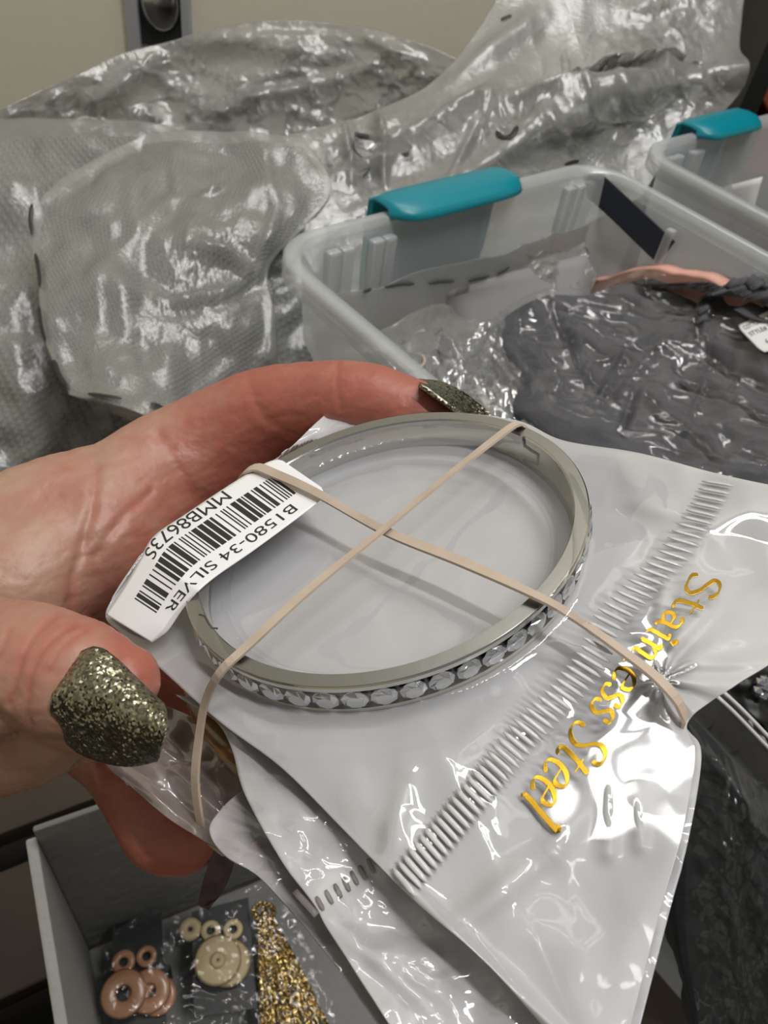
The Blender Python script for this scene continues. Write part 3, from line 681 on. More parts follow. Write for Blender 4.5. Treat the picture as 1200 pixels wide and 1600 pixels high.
    nt.links.new(an.outputs['Fac'], r.inputs['Fac']); nt.links.new(r.outputs[0], b.inputs['Base Color'])
    o = obj('person', me2, M); tag(o, 'left hand with glitter nails gripping the stack of packets', 'person'); return o
H = hand()
# fingernails (children of the hand)
def nail(pts4, bulge, th, name='fingernail', label=None, nu=40, nv=40, rough=.00005):
    C = coons(*pts4, nu, nv); G = np.zeros_like(C); s_ = np.linspace(0, 1, nu)[None]; t_ = np.linspace(0, 1, nv)[:, None]
    D = C[..., 2] - bulge * (1 - (2 * t_ - 1) ** 2) * np.ones_like(s_)
    R = np.stack([(C[..., 0] - 600) / F, (800 - C[..., 1]) / F, -np.ones_like(D)], -1); G = toW(R * D[..., None])
    G = G + normals(G) * (rough * ridged(s_ * 14 + 0 * t_, t_ * 14 + 0 * s_, 2, 90))[..., None]
    o = obj(name, sheet_mesh(name, G, th), M_glit, H)
    if label: o['label'] = label
    return o
nail(([(90, 1066, .0908), (104, 1040, .0903), (124, 1020, .0898), (148, 1010, .0895), (172, 1020, .0890), (205, 1050, .0880), (235, 1080, .0870), (257, 1100, .0862)],
      [(257, 1100, .0862), (261, 1118, .0862), (256, 1150, .0866), (246, 1190, .0876)],
      [(88, 1135, .0925), (102, 1160, .0925), (125, 1178, .0920), (155, 1190, .0912), (200, 1198, .0896), (246, 1190, .0876)],
      [(90, 1066, .0908), (81, 1088, .0914), (79, 1112, .092), (88, 1135, .0925)]), .0045, .0007, label='wide square-tipped nail with gold and grey glitter')
nail(([(652, 592, .150), (690, 596, .1495), (725, 613, .149), (766, 645, .148)], [(766, 645, .148), (760, 652, .1465), (750, 658, .145)],
      [(660, 600, .140), (690, 622, .139), (715, 640, .1395), (750, 658, .145)], [(652, 592, .150), (654, 596, .146), (660, 600, .140)]), -.0006, .0008, label='glitter nail seen edge on')
M_glitd = mat('dark_nail_underside', (.05, .016, .013), .3, coat=.4, colvar=((.10, .04, .03), 400, .1))
nl = nail(([(330, 1250, .131), (352, 1258, .131), (372, 1275, .131)], [(372, 1275, .131), (371, 1320, .130), (362, 1362, .129), (345, 1398, .128), (324, 1416, .127)],
      [(309, 1414, .127), (316, 1418, .127), (324, 1416, .127)], [(330, 1250, .131), (328, 1300, .130), (326, 1345, .129), (316, 1380, .128), (309, 1414, .127)]), -.0004, .0009, label='long curved dark nail pointing down', rough=0)
nl.data.materials[0] = M_glitd
# twisted silver ring on the thumb
def ring():
    root = None; parts = []
    c = np.array(P(-4, 1040, .1020)); ax = P(60, 1050, .0985) - P(-60, 1050, .1060); ax = ax + .35 * (P(0, 980, .103) - P(0, 1050, .103)); ax /= np.linalg.norm(ax)
    u = np.cross(ax, [0, 0, 1.]); u /= np.linalg.norm(u); v = np.cross(ax, u); R = .0104
    for ph in (0, math.pi):
        pts = []
        for k in range(240):
            a_ = 2 * math.pi * k / 240; tw = a_ * 16 + ph; r_ = R + .00045 * math.cos(tw); pts.append(c + u * r_ * math.cos(a_) + v * r_ * math.sin(a_) + ax * .00075 * math.sin(tw))
        parts.append(tube_vf(np.array(pts), .00042, 8, True))
    V, Fc = join(parts); o = obj('ring', recalc(mesh('ring', V, Fc)), M_silver); tag(o, 'thin twisted silver ring around the base of the thumb', 'ring')

# ------------------------------------------------------------------ big crinkled plastic bags behind
def patch3(top, right, bottom, left, nu, nv):  # outlines (px, py, depth) -> world grid + pixel coords
    C = coons(top, right, bottom, left, nu, nv); X, Y, D = C[..., 0], C[..., 1], C[..., 2]
    return X, Y, toW(np.stack([(X - 600) / F, (800 - Y) / F, -np.ones_like(X)], -1) * D[..., None])
def disp(G, h): return G + face_cam(G, normals(G)) * h[..., None]
def edge0(nv, nu, k=20):
    s = np.linspace(0, 1, nu)[None]; t = np.linspace(0, 1, nv)[:, None]
    return np.clip(k * np.minimum(np.minimum(s, 1 - s), np.minimum(t, 1 - t)), 0, 1)
def crinkle(X, Y, sc, amp, s, zone=None):
    c = crumple(X / sc, Y / sc, s) * amp + .6 * amp * ridged(X / sc / 1.7, Y / sc / 1.7, 3, s + 9)
    return c if zone is None else c * zone
M_bag = film('grey_bag_film', .42, (.52, .52, .50), .22, .07, .35, bump=(400, .0004))
M_bag2 = film('thin_bag_film', .5, (.54, .54, .52), .2, .08, .4, bump=(300, .0005))
M_brownfilm = film('brownish_film', .5, (.30, .26, .20), .15, .15, .5)
def knit_mat():
    m = mat('white_knit', (.60, .60, .57), .9); nt = m.node_tree; b = nt.nodes['Principled BSDF']; tc = nt.nodes.new('ShaderNodeTexCoord')
    mp = nt.nodes.new('ShaderNodeMapping'); mp.inputs['Rotation'].default_value = (0, 0, .5); nt.links.new(tc.outputs['UV'], mp.inputs['Vector'])
    ws = []
    for d_ in ('X', 'Y'):
        w_ = nt.nodes.new('ShaderNodeTexWave'); w_.bands_direction = d_; w_.inputs['Scale'].default_value = 17 if d_ == 'X' else 22; w_.inputs['Distortion'].default_value = 1.2; w_.inputs['Detail'].default_value = 1
        nt.links.new(mp.outputs[0], w_.inputs['Vector']); ws.append(w_)
    mu = nt.nodes.new('ShaderNodeMath'); mu.operation = 'MULTIPLY'; nt.links.new(ws[0].outputs['Fac'], mu.inputs[0]); nt.links.new(ws[1].outputs['Fac'], mu.inputs[1])
    bp = nt.nodes.new('ShaderNodeBump'); bp.inputs['Distance'].default_value = .004; nt.links.new(mu.outputs[0], bp.inputs['Height']); nt.links.new(bp.outputs[0], b.inputs['Normal'])
    r = nt.nodes.new('ShaderNodeValToRGB'); r.color_ramp.elements[0].color = (.22, .22, .20, 1); r.color_ramp.elements[1].color = (.55, .55, .52, 1); nt.links.new(mu.outputs[0], r.inputs['Fac']); nt.links.new(r.outputs[0], b.inputs['Base Color'])
    return m
M_knit = knit_mat()
def bag(name, label, outl, nu, nv, sc, amp, s, segs=(), thick=.03, m=None, content=None, zonef=None, cat='plastic bag', soft=.004):
    X, Y, G = patch3(*outl, nu, nv); e = edge0(nv, nu, 14)
    z = 1 if zonef is None else zonef(X, Y)
    h = (crinkle(X, Y, sc, amp, s) * z + seg_field(X, Y, segs) + soft * fbm(X / 160, Y / 160, 3, s + 2)) * (.3 + .7 * e)
    D = disp(G, h); root = empty(name, [*G.mean((0, 1))[:2], G[..., 2].min()], label, cat)
    obj('film', sheet_mesh('film', D, pillow_th(nv, nu, thick, .5)), m or M_bag, root)
    if content:
        D2 = disp(G, -.0035 + (seg_field(X, Y, segs) + soft * fbm(X / 160, Y / 160, 3, s + 2)) * (.3 + .7 * e))
        D2 = D2[::2, ::2]; a_ = slice(3, -3); D2 = D2[a_, a_]; obj('contents', sheet_mesh('contents', D2, pillow_th(*D2.shape[:2], thick * .6, .5)), content, root)
    return root, Surf(D)
def dash(S, pts, wd, parent, m=None, name='printed_dash', lift=.0008):
    q = [S.at(a_, b_, lift) for a_, b_ in smoothline(pts, 9)]
    V, Fc = ribbon_vf([p_[0] for p_ in q], [p_[1] for p_ in q], wd * np.array([.4, .9, 1, 1, 1, 1, 1, .9, .4]), .0003); return obj(name, mesh(name, V, Fc), m or M_ink, parent)
bgB, SBg = bag('plastic_bag', 'long crinkled clear bag slumped against the cream wall, furthest back on the left',
    [[(-80, 190, .74), (0, 170, .74), (60, 143, .75), (130, 112, .76), (190, 84, .77), (260, 66, .78), (340, 44, .78), (430, 32, .78), (520, 36, .78), (600, 50, .77), (680, 76, .76), (750, 110, .76)],
     [(750, 110, .76), (760, 250, .80), (760, 400, .84)], [(-80, 420, .82), (300, 430, .82), (760, 400, .84)], [(-80, 190, .74), (-84, 300, .78), (-80, 420, .82)]],
    300, 150, 34, .0022, 101, [(330, 60, 560, 95, 9, 26), (560, 50, 650, 95, 8, 14), (150, 160, 230, 110, 12, 18), (230, 130, 290, 190, -8, 22), (330, 175, 560, 120, 9, 14), (100, 170, 190, 190, -9, 14), (260, 120, 400, 85, -8, 30)],
    .03, M_bag2, zonef=lambda X, Y: .35 + .8 * np.clip(ridged(X / 120, Y / 60, 2, 140), 0, 1.3))
bgR, SBr = bag('plastic_bag', 'crumpled clear bag gathered to a knot, draped behind the open bin',
    [[(440, 215, .66), (540, 190, .68), (640, 150, .70), (700, 105, .72), (750, 40, .74), (820, -60, .76), (960, -140, .78), (1120, -150, .78)],
     [(1120, -150, .78), (1165, -60, .77), (1160, 20, .76), (1156, 76, .74), (1171, 102, .72), (1155, 145, .74), (1110, 195, .74), (1050, 240, .73), (1000, 310, .72)],
     [(430, 520, .62), (560, 460, .64), (700, 420, .66), (850, 380, .70), (1000, 310, .72)], [(440, 215, .66), (500, 290, .64), (470, 370, .62), (430, 520, .62)]],
    300, 240, 60, .0036, 111, [(690, 190, 770, 150, 12, 14), (770, 165, 1090, 125, 13, 16), (480, 300, 735, 175, 9, 12), (700, 130, 850, 20, 8, 16), (760, 170, 700, 290, 6, 9), (850, 190, 890, 225, 8, 12), (1000, 190, 1130, 60, -10, 30),
    (800, 160, 960, 150, 8, 10), (980, 20, 1080, 0, 9, 12), (1010, 70, 1050, 110, 8, 9), (560, 190, 585, 300, -12, 16), (590, 180, 600, 290, 9, 6), (535, 190, 548, 290, 8, 6), (830, 60, 900, 40, -8, 50)],
    .05, M_bag2, zonef=lambda X, Y: .12 + 1.1 * np.exp(-((Y - (190 - (X - 800) * .12)) / 42) ** 2) + .8 * np.exp(-((X - 1030) ** 2 + (Y - 70) ** 2) / 60 ** 2) + .7 * np.exp(-((X - 560) ** 2 + (Y - 250) ** 2) / 70 ** 2) + .8 * np.exp(-((X - 1080) ** 2 + (Y - 20) ** 2) / 60 ** 2))
dash(SBr, [(776, 206), (782, 214), (793, 216), (803, 209), (808, 198)], .0055, bgR); dash(SBr, [(882, 257), (893, 254), (904, 252)], .003, bgR); dash(SBr, [(783, 32), (790, 29), (799, 25)], .004, bgR)
zl = lambda X, Y: .10 + .55 * np.exp(-((X - 300) ** 2 + (Y - 445) ** 2) / 70 ** 2) + .4 * np.exp(-((X - 360) ** 2 + (Y - 400) ** 2) / 60 ** 2)
bgL, SL1 = bag('plastic_bag', 'large cloudy bag of white knitwear filling the left side behind the wrist',
    [[(-200, 215, .64), (0, 186, .62), (110, 188, .61), (235, 192, .60), (330, 220, .62)], [(330, 220, .62), (500, 450, .62), (505, 700, .64), (480, 980, .68)],
     [(-200, 1000, .62), (50, 1000, .62), (480, 980, .68)], [(-200, 215, .64), (-205, 500, .54), (-200, 800, .54), (-200, 1000, .62)]], 200, 200, 90, .0015, 121, [(0, 520, 60, 700, 9, 30), (-20, 330, 60, 300, 8, 30)], .08, M_bag, M_knit, soft=.010)
bgN, SL2 = bag('plastic_bag', 'cloudy bag with a dashed black edge, leaning on the left of the open bin',
    [[(228, 204, .585), (300, 200, .585), (380, 205, .585), (475, 216, .585)], [(475, 216, .585), (518, 290, .57), (478, 352, .555), (420, 420, .54), (430, 500, .53), (432, 600, .53), (430, 720, .53)],
     [(108, 616, .46), (190, 636, .45), (300, 690, .47), (430, 720, .53)], [(228, 204, .585), (140, 252, .56), (62, 308, .53), (46, 360, .52), (60, 450, .50), (74, 540, .48), (108, 616, .46)]],
    240, 240, 34, .0026, 131, [(270, 215, 275, 300, 3, 12), (275, 290, 200, 380, 2.5, 14), (290, 385, 400, 430, 10, 13), (250, 465, 345, 468, 8, 12), (340, 480, 410, 440, -7, 12), (430, 440, 420, 560, 6, 10), (410, 230, 430, 330, 3, 12), (430, 330, 405, 420, 3, 12), (60, 320, 210, 225, -6, 14), (320, 300, 345, 290, 5, 6)],
    .04, M_bag, M_knit, zonef=zl, soft=.010)
for d_ in ([(50, 322), (49, 345), (52, 370)], [(57, 400), (64, 425), (66, 452)], [(65, 482), (69, 508), (75, 536)], [(87, 566), (96, 590), (110, 612)], [(142, 619), (165, 623), (190, 628)], [(234, 634), (245, 637), (256, 645)]): dash(SL2, d_, .0028, bgN, lift=.0022)

# ------------------------------------------------------------------ contents of the open bin
def inbin(G, pad=.017):                        # things in the bin stop at its walls
    d = G - A1 * [1, 1, 0]; s_ = d @ s1; l_ = d @ l1; z_ = G[..., 2:]
    s2 = np.clip(s_, pad + .004, wid - pad - .004); l2 = np.clip(l_, pad + .006, .46 - pad)
    return A1 * [1, 1, 0] + s2[..., None] * s1 + l2[..., None] * l1 + z_ * [0, 0, 1.]
def flat(top, right, bottom, left, nu, nv):    # outlines (px, py, z)
    C = coons(top, right, bottom, left, nu, nv); X, Y, Z = C[..., 0], C[..., 1], C[..., 2]
    R = np.stack([(X - 600) / F, (800 - Y) / F, -np.ones_like(X)], -1) @ RW.T
    return X, Y, CAMP + R * ((Z - CAM_H) / R[..., 2])[..., None]
M_gar = mat('grey_jersey', (.085, .083, .095), .85, bump=(700, .0003))
X, Y, G = flat([(765, 512, .325), (800, 488, .33), (850, 468, .335), (930, 452, .34), (1010, 436, .350), (1080, 428, .360), (1160, 434, .374), (1280, 455, .384)], [(1280, 455, .384), (1310, 600, .375), (1310, 790, .36)],
    [(800, 650, .32), (860, 700, .32), (1000, 760, .325), (1150, 790, .34), (1310, 790, .36)], [(765, 512, .325), (770, 560, .32), (782, 605, .32), (800, 650, .32)], 240, 200)
segG = [(1000, 495, 1080, 515, -6, 6), (1085, 530, 1085, 505, 5, 8), (1085, 505, 1130, 482, 6, 8), (1130, 482, 1195, 465, 5, 8), (1090, 555, 1130, 598, -7, 6), (1130, 598, 1210, 628, -7, 7), (1045, 605, 1130, 648, -6, 6), (1130, 648, 1210, 685, -7, 7),
        (1000, 650, 1060, 692, -6, 6), (1060, 692, 1115, 740, -6, 6), (850, 498, 960, 512, -6, 6), (855, 515, 900, 590, -6, 8), (900, 590, 960, 640, -5, 8), (930, 560, 1050, 560, -5, 6), (880, 540, 1000, 600, 5, 10), (775, 540, 815, 620, -6, 7), (1000, 470, 1085, 490, -5, 5), (950, 480, 1075, 520, 4, 6), (980, 640, 960, 700, -5, 7), (820, 560, 860, 640, 5, 9), (1080, 560, 1075, 540, -5, 6)]
e = edge0(200, 240, 10)
G = G + np.array([0, 0, 1.]) * ((seg_field(X, Y, segG) * 1.3 + .008 * e ** .5 + .005 * fbm(X / 110, Y / 80, 2, 201) + .0022 * ridged(X / 130 + Y / 110, Y / 42 - X / 150, 2, 205) * e))[..., None]
G = inbin(G, .013)
gt = empty('folded_garment', [*G.mean((0, 1))[:2], .29], 'charcoal grey gathered jersey garment folded in the open bin', 'garment')
obj('cloth', sheet_mesh('cloth', G, .02 * e ** .5 + .001), M_gar, gt)
th = np.linspace(0, 1, 40)
for i, (a_, b_) in enumerate(smoothline([(1082, 532), (1083, 508), (1105, 494), (1135, 480), (1168, 474), (1200, 466)], 22)):   # gathered seam
    k = np.argmin((X - a_) ** 2 + (Y - b_) ** 2); c_ = G.reshape(-1, 3)[k]
    V, Fc = tube_vf([c_ + s1 * (-.006) + [0, 0, .001], c_ + [0, 0, .004], c_ + s1 * .006 + l1 * .003 + [0, 0, .001]], [.0012, .0022, .0012], 6); obj('gather', mesh('gather', V, Fc), M_gar, gt)
SG = Surf(G)
hh = .006 + crinkle(X, Y, 130, .0006, 211) + .0025 * fbm(X / 120, Y / 120, 2, 215) + seg_field(X, Y, [(1100, 590, 1062, 685, 4, 4), (1030, 560, 960, 640, 4, 6), (980, 560, 920, 660, 4, 6), (1040, 545, 1085, 565, 5, 6), (1135, 625, 1125, 640, 3, 3), (790, 500, 800, 560, 4, 5), (905, 490, 1010, 440, 3, 6)])
Gf = inbin(G + np.array([0, 0, 1.]) * hh[..., None], .012)
M_wrap = film('clear_wrap', .03, (.7, .7, .72), .07, .035, .22)
o = obj('garment_wrap', grid_mesh('garment_wrap', Gf), M_wrap); tag(o, 'clear wrap with sharp creases over the charcoal garment', 'plastic wrap')
SW = Surf(Gf)
# its white label
c4 = [SW.at(1149, 514, .001)[0], SW.at(1205, 488, .001)[0], SW.at(1245, 540, .001)[0], SW.at(1190, 556, .001)[0]]
Lq = np.zeros((12, 20, 3))
for i in range(12):
    for j in range(20):
        t, s = i / 11, j / 19
        if i == 0 or i == 11: s = .06 + s * .88
        elif i == 1 or i == 10: s = .02 + s * .96
        Lq[i, j] = (c4[0] * (1 - s) + c4[1] * s) * (1 - t) + (c4[3] * (1 - s) + c4[2] * s) * t + np.array([0, 0, .0015])
ll = obj('garment_label', sheet_mesh('garment_label', Lq, .0003), M_label); tag(ll, 'white rounded label on the wrapped charcoal garment at the right edge', 'label')
nl_ = np.cross(c4[1] - c4[0], c4[3] - c4[0]); nl_ /= np.linalg.norm(nl_); nl_ *= np.sign(nl_[2])
def on_l(s, t): return (c4[0] * (1 - s) + c4[1] * s) * (1 - (1 - t)) + (c4[3] * (1 - s) + c4[2] * s) * (1 - t) + np.array([0, 0, .0015]) + nl_ * .0002
for body, a_, b_, t_, h_ in (('COTTON MODAL', .1, .98, .78, .13), ('STYLE# WR', .1, .86, .55, .13), ('6', .3, .38, .2, .13)):
    V, Fc = text_on(body, a_, b_, t_, h_, on_l); obj('printed_text', mesh('printed_text', V, Fc), M_ink, ll, False)
# pink cloth behind it
X, Y, G = flat([(960, 425, .315), (1040, 398, .34), (1120, 396, .37), (1300, 425, .385)], [(1300, 425, .385), (1300, 460, .36), (1300, 500, .34)], [(960, 470, .31), (1100, 480, .32), (1300, 500, .34)], [(960, 425, .315), (958, 450, .31), (960, 470, .31)], 90, 40)
G = G + np.array([0, 0, 1.]) * (.004 * fbm(X / 60, Y / 40, 2, 221))[..., None]
G = inbin(G, .015)
tag(obj('pink_cloth', sheet_mesh('pink_cloth', G, .012), mat('salmon_cloth', (.78, .42, .34), .8)), 'pale salmon cloth behind the charcoal garment', 'cloth')
# loose clear bags inside
X, Y, G = flat([(470, 450, .372), (600, 410, .372), (780, 370, .368), (960, 335, .366)], [(960, 335, .366), (940, 420, .34), (900, 500, .318)], [(540, 610, .315), (650, 590, .315), (780, 540, .315), (900, 500, .318)], [(470, 450, .372), (500, 520, .345), (540, 610, .315)], 200, 130)
G = G + np.array([0, 0, 1.]) * ((crinkle(X, Y, 34, .004, 231) * (.12 + np.exp(-((X - 850) ** 2 + (Y - 420) ** 2) / 70 ** 2)) + .004 * fbm(X / 100, Y / 60, 2, 232)))[..., None]
G = inbin(G)
df = empty('poly_bag', [*G.mean((0, 1))[:2], G[..., 2].min()], 'flat cloudy poly bag with a dashed black line lying inside the open bin', 'plastic bag')
obj('film', sheet_mesh('film', G, .0006), M_bag, df); SD = Surf(G)
for d_ in ([(566, 454), (572, 452), (578, 450)], [(600, 447), (625, 442), (645, 442)], [(668, 441), (688, 438), (708, 438)], [(730, 437), (748, 433), (762, 430)], [(776, 426), (786, 421), (794, 415)]): dash(SD, d_, .0030, df, mat('grey_ink', (.09, .09, .10), .5), lift=.0012)
X, Y, G = flat([(500, 480, .315), (600, 470, .32), (700, 480, .32), (800, 500, .32)], [(800, 500, .32), (815, 600, .32), (830, 700, .32)], [(560, 720, .31), (700, 715, .31), (830, 700, .32)], [(500, 480, .315), (530, 600, .31), (560, 720, .31)], 200, 150)
G = G + np.array([0, 0, 1.]) * ((crinkle(X, Y, 70, .0065, 241) + seg_field(X, Y, [(560, 500, 600, 560, 7, 10), (620, 500, 700, 560, 8, 10), (690, 555, 715, 585, 8, 8)])))[..., None]
G = inbin(G)
cb = empty('clear_bag', [*G.mean((0, 1))[:2], G[..., 2].min()], 'shiny clear bag with a tan elastic ring, beside the fingertip', 'plastic bag')
obj('film', sheet_mesh('film', G, pillow_th(150, 200, .012, .5)), film('shiny_film', .28, (.68, .68, .68), .07, .14, .5), cb); SC2 = Surf(G)
q = [SC2.at(640 + 22 * math.cos(t), 566 + 13 * math.sin(t), .0015)[0] for t in np.linspace(0, 2 * math.pi, 24, endpoint=False)]
V, Fc = tube_vf(q, .0012, 6, True); obj('elastic_ring', mesh('elastic_ring', V, Fc), M_rub, cb)
# white folded paper panel and grey stock under everything in the bin
def in_bin(name, label, cat, s0, s1_, l0, l1_, z0, z1, m, bv=.01):
    V, Fc = box_vf(A1 * [1, 1, 0] + s1 * s0 + l1 * l0 + [0, 0, z0], s1 * (s1_ - s0), l1 * (l1_ - l0), (0, 0, z1 - z0))
    return tag(obj(name, bevel(recalc(mesh(name, V, Fc)), bv, 3), m), label, cat)
in_bin('folded_stock', 'pale grey folded stock filling the bottom of the open bin', 'garment', .05, wid - .05, .05, .42, PAL + .008, .305, mat('grey_stock', (.42, .42, .43), .8))
q = [PZ(700, 392, .378), PZ(955, 340, .376), PZ(925, 480, .338), PZ(740, 500, .338)]
Gq = np.array([[q[0] * (1 - s) * (1 - t) + q[1] * s * (1 - t) + q[2] * s * t + q[3] * (1 - s) * t for s in np.linspace(0, 1, 8)] for t in np.linspace(0, 1, 8)])
tag(obj('paper_sheet', sheet_mesh('paper_sheet', inbin(Gq - [0, 0, .026]), .0008), mat('grey_paper', (.30, .30, .30), .7)), 'pale paper sheet lying at the far end of the open bin', 'paper')
# dark tape across the far corner of the bin's long wall
wo = A1 + s1 * (wid - .007); wn = s1
tq = [PP3(a_, b_, wo, wn) for a_, b_ in ((914, 274), (942, 270), (1057, 377), (1030, 411), (962, 345), (922, 308))]
V = [p_ - s1 * .0012 for p_ in tq] + [p_ - s1 * .0022 for p_ in tq]; n_ = 6
Fc = [tuple(range(6)), tuple(range(11, 5, -1))] + [(i, (i + 1) % 6, (i + 1) % 6 + 6, i + 6) for i in range(6)]
tag(obj('tape_strip', recalc(mesh('tape_strip', V, Fc)), mat('navy_tape', (.02, .025, .045), .5), smooth=False), 'dark navy strip stuck slantwise inside the far corner of the open bin', 'tape')
# white sheet in the second bin
q = [PZ(1105, 300, .34), PZ(1192, 276, .36), PZ(1175, 335, .33), PZ(1120, 330, .32)]
Gq = np.array([[q[0] * (1 - s) * (1 - t) + q[1] * s * (1 - t) + q[2] * s * t + q[3] * (1 - s) * t for s in np.linspace(0, 1, 6)] for t in np.linspace(0, 1, 6)])
tag(obj('paper_sheet', sheet_mesh('paper_sheet', Gq, .001), mat('white_paper', (.75, .73, .71), .7)), 'white paper corner sticking up in the second bin', 'paper')
V, Fc = box_vf(A2 * [1, 1, 0] + s1 * .04 + l1 * .05 + [0, 0, PAL + .005], s1 * .17, l1 * .30, (0, 0, .17)); tag(obj('folded_stock', bevel(recalc(mesh('folded_stock', V, Fc)), .01, 3), mat('slate_stock', (.12, .13, .16), .8)), 'slate grey stock filling the second bin', 'garment')

# ------------------------------------------------------------------ zip bag with black accessories, lower right
def rayD(px, py, d): return P(px, py, d)
zo = dict(nu=160, nv=200)
X, Y, G = patch3([(1062, 1120, .235), (1108, 1068, .235), (1140, 1090, .238), (1200, 1155, .242), (1330, 1290, .255)], [(1330, 1290, .255), (1340, 1500, .27), (1340, 1720, .29)],
    [(1100, 1680, .30), (1200, 1700, .30), (1340, 1720, .29)], [(1062, 1120, .235), (1050, 1250, .245), (1050, 1420, .262), (1075, 1560, .28), (1100, 1680, .30)], 160, 200)
blk = np.clip(((Y - 1125) - (X - 1085) * 1.0) / 40, 0, 1)
h = .008 * blk + (crinkle(X, Y, 60, .003, 251) + .0022 * ridged((X * .85 + Y * .5) / 34, (Y * .85 - X * .5) / 190, 2, 255)) * (.05 + blk) * edge0(200, 160, 8)
zr = empty('zip_bag', [*G.mean((0, 1))[:2], G[..., 2].min()], 'clear zip bag of black accessories with two white zip lines, lower right', 'plastic bag')
Gz = disp(G, h); obj('film', grid_mesh('film', Gz), film('zip_film', .02, (.6, .62, .66), .09, .025, .3), zr); SZ = Surf(Gz)
Gc = disp(G, .008 * blk - .006 + .003 * fbm(X / 50, Y / 90, 3, 261) * blk * edge0(200, 160, 6))
obj('black_contents', sheet_mesh('black_contents', Gc[4:, :], .01), mat('black_cloth', (.008, .010, .014), .6, bump=(120, .001)), zr)
for off in (0, 12):
    q = [SZ.at(a_ - off * .7, b_ + off * .7, .0006) for a_, b_ in smoothline([(1127, 1078), (1160, 1108), (1200, 1150), (1260, 1212)], 14)]
    V, Fc = ribbon_vf([p_[0] for p_ in q], [p_[1] for p_ in q], .0011, .0004); obj('zip_line', mesh('zip_line', V, Fc), mat('zip_white', (.75, .75, .78), .4), zr)
# black pouch with crystal beads
X, Y, G = patch3([(1120, 985, .262), (1200, 960, .262), (1320, 960, .262)], [(1320, 960, .262), (1330, 1100, .262), (1335, 1270, .262)], [(1140, 1085, .262), (1230, 1170, .262), (1335, 1270, .262)], [(1120, 985, .262), (1125, 1040, .262), (1140, 1085, .262)], 50, 50)
G = disp(G, .002 * fbm(X / 40, Y / 40, 2, 271)); bp_ = empty('beaded_pouch', [*G.mean((0, 1))[:2], G[..., 2].min()], 'black pouch with a cluster of crystal beads at the right edge', 'pouch')
obj('pouch', sheet_mesh('pouch', G, .006), M_dark, bp_); SP = Surf(G)
bm = bmesh.new(); bmesh.ops.create_icosphere(bm, subdivisions=1, radius=.0021); bmb = bpy.data.meshes.new('bead'); bm.to_mesh(bmb); bm.free(); bmb.materials.append(M_gem)
for (a_, b_) in ((1183, 1066), (1192, 1062), (1180, 1076), (1190, 1073), (1198, 1070), (1187, 1085), (1196, 1082), (1205, 1078)):
    g = bpy.data.objects.new('bead', bmb); scene.collection.objects.link(g); g.parent = bp_; g.location = Vector([float(v) for v in SP.at(a_, b_, .0016)[0]]) - bp_.location

# ------------------------------------------------------------------ white box of earrings, lower left
M_foam = mat('white_board', (.40, .40, .395), .6, bump=(300, .0008)); M_lin = mat('grey_lining', (.20, .20, .195), .7, bump=(80, .002))
bz = .275; C0 = PZ(36, 1306, bz); C1 = PZ(190, 1240, bz); C2 = PZ(80, 1600, bz)
eb = C1 - C0; eb /= np.linalg.norm(eb); ca_, sa_ = math.cos(math.radians(-5)), math.sin(math.radians(-5)); eb = np.array([eb[0] * ca_ - eb[1] * sa_, eb[0] * sa_ + eb[1] * ca_, 0]); el = np.array([eb[1], -eb[0], 0])
zs = np.linspace(.10, .2, 60); dd = [np.linalg.norm((PZ(120, 1490, z_) - C0)[:2]) for z_ in zs]; zb = PAL + .002
print('BOX corner best z', zs[int(np.argmin(dd))], min(dd), 'perp', eb.dot((C2 - C0) / np.linalg.norm(C2 - C0)))
root = empty('earring_box', [*(C0 + eb * .11 + el * .08)[:2], PAL], 'open white-lined box holding carded earrings, lower left', 'box')
BW, BL, T_ = .205, .22, .0045
def bx(name, s0, s1_, l0, l1_, z0, z1, m):
    o_ = C0 * [1, 1, 0] + eb * s0 + el * l0 + [0, 0, z0]; V, Fc = box_vf(o_, eb * (s1_ - s0), el * (l1_ - l0), (0, 0, z1 - z0)); return obj(name, bevel(recalc(mesh(name, V, Fc)), .0012), m, root, False)
bx('side_wall', 0, T_, 0, BL, PAL, bz - .004, M_foam); bx('side_wall', BW - T_, BW, 0, BL, PAL, bz - .01, M_foam)
bx('back_wall', T_, BW - T_, 0, T_ * .6, PAL, bz + .006, M_lin); bx('front_wall', T_, BW - T_, BL - T_, BL, PAL, bz - .01, M_foam)
bx('bottom', T_, BW - T_, T_, BL - T_, PAL, PAL + .003, M_lin)
def zpl(px, py, z): return PZ(px, py, z)
ZC = PAL + .030
def ring_vf(c, r, hole, th, nseg=28):
    V = []; Fc = []; prof = []
    m_ = (r + hole) / 2; w_ = (r - hole) / 2
    for k in range(8): a_ = 2 * math.pi * k / 8; prof.append((m_ + w_ * math.cos(a_), th * math.sin(a_)))
    for i in range(nseg):
        a_ = 2 * math.pi * i / nseg
        for (rr_, z_) in prof: V.append(c + np.array([rr_ * math.cos(a_), rr_ * math.sin(a_), z_]))
    for i in range(nseg):
        for k in range(8): Fc.append((i * 8 + k, i * 8 + (k + 1) % 8, ((i + 1) % nseg) * 8 + (k + 1) % 8, ((i + 1) % nseg) * 8 + k))
    return V, Fc
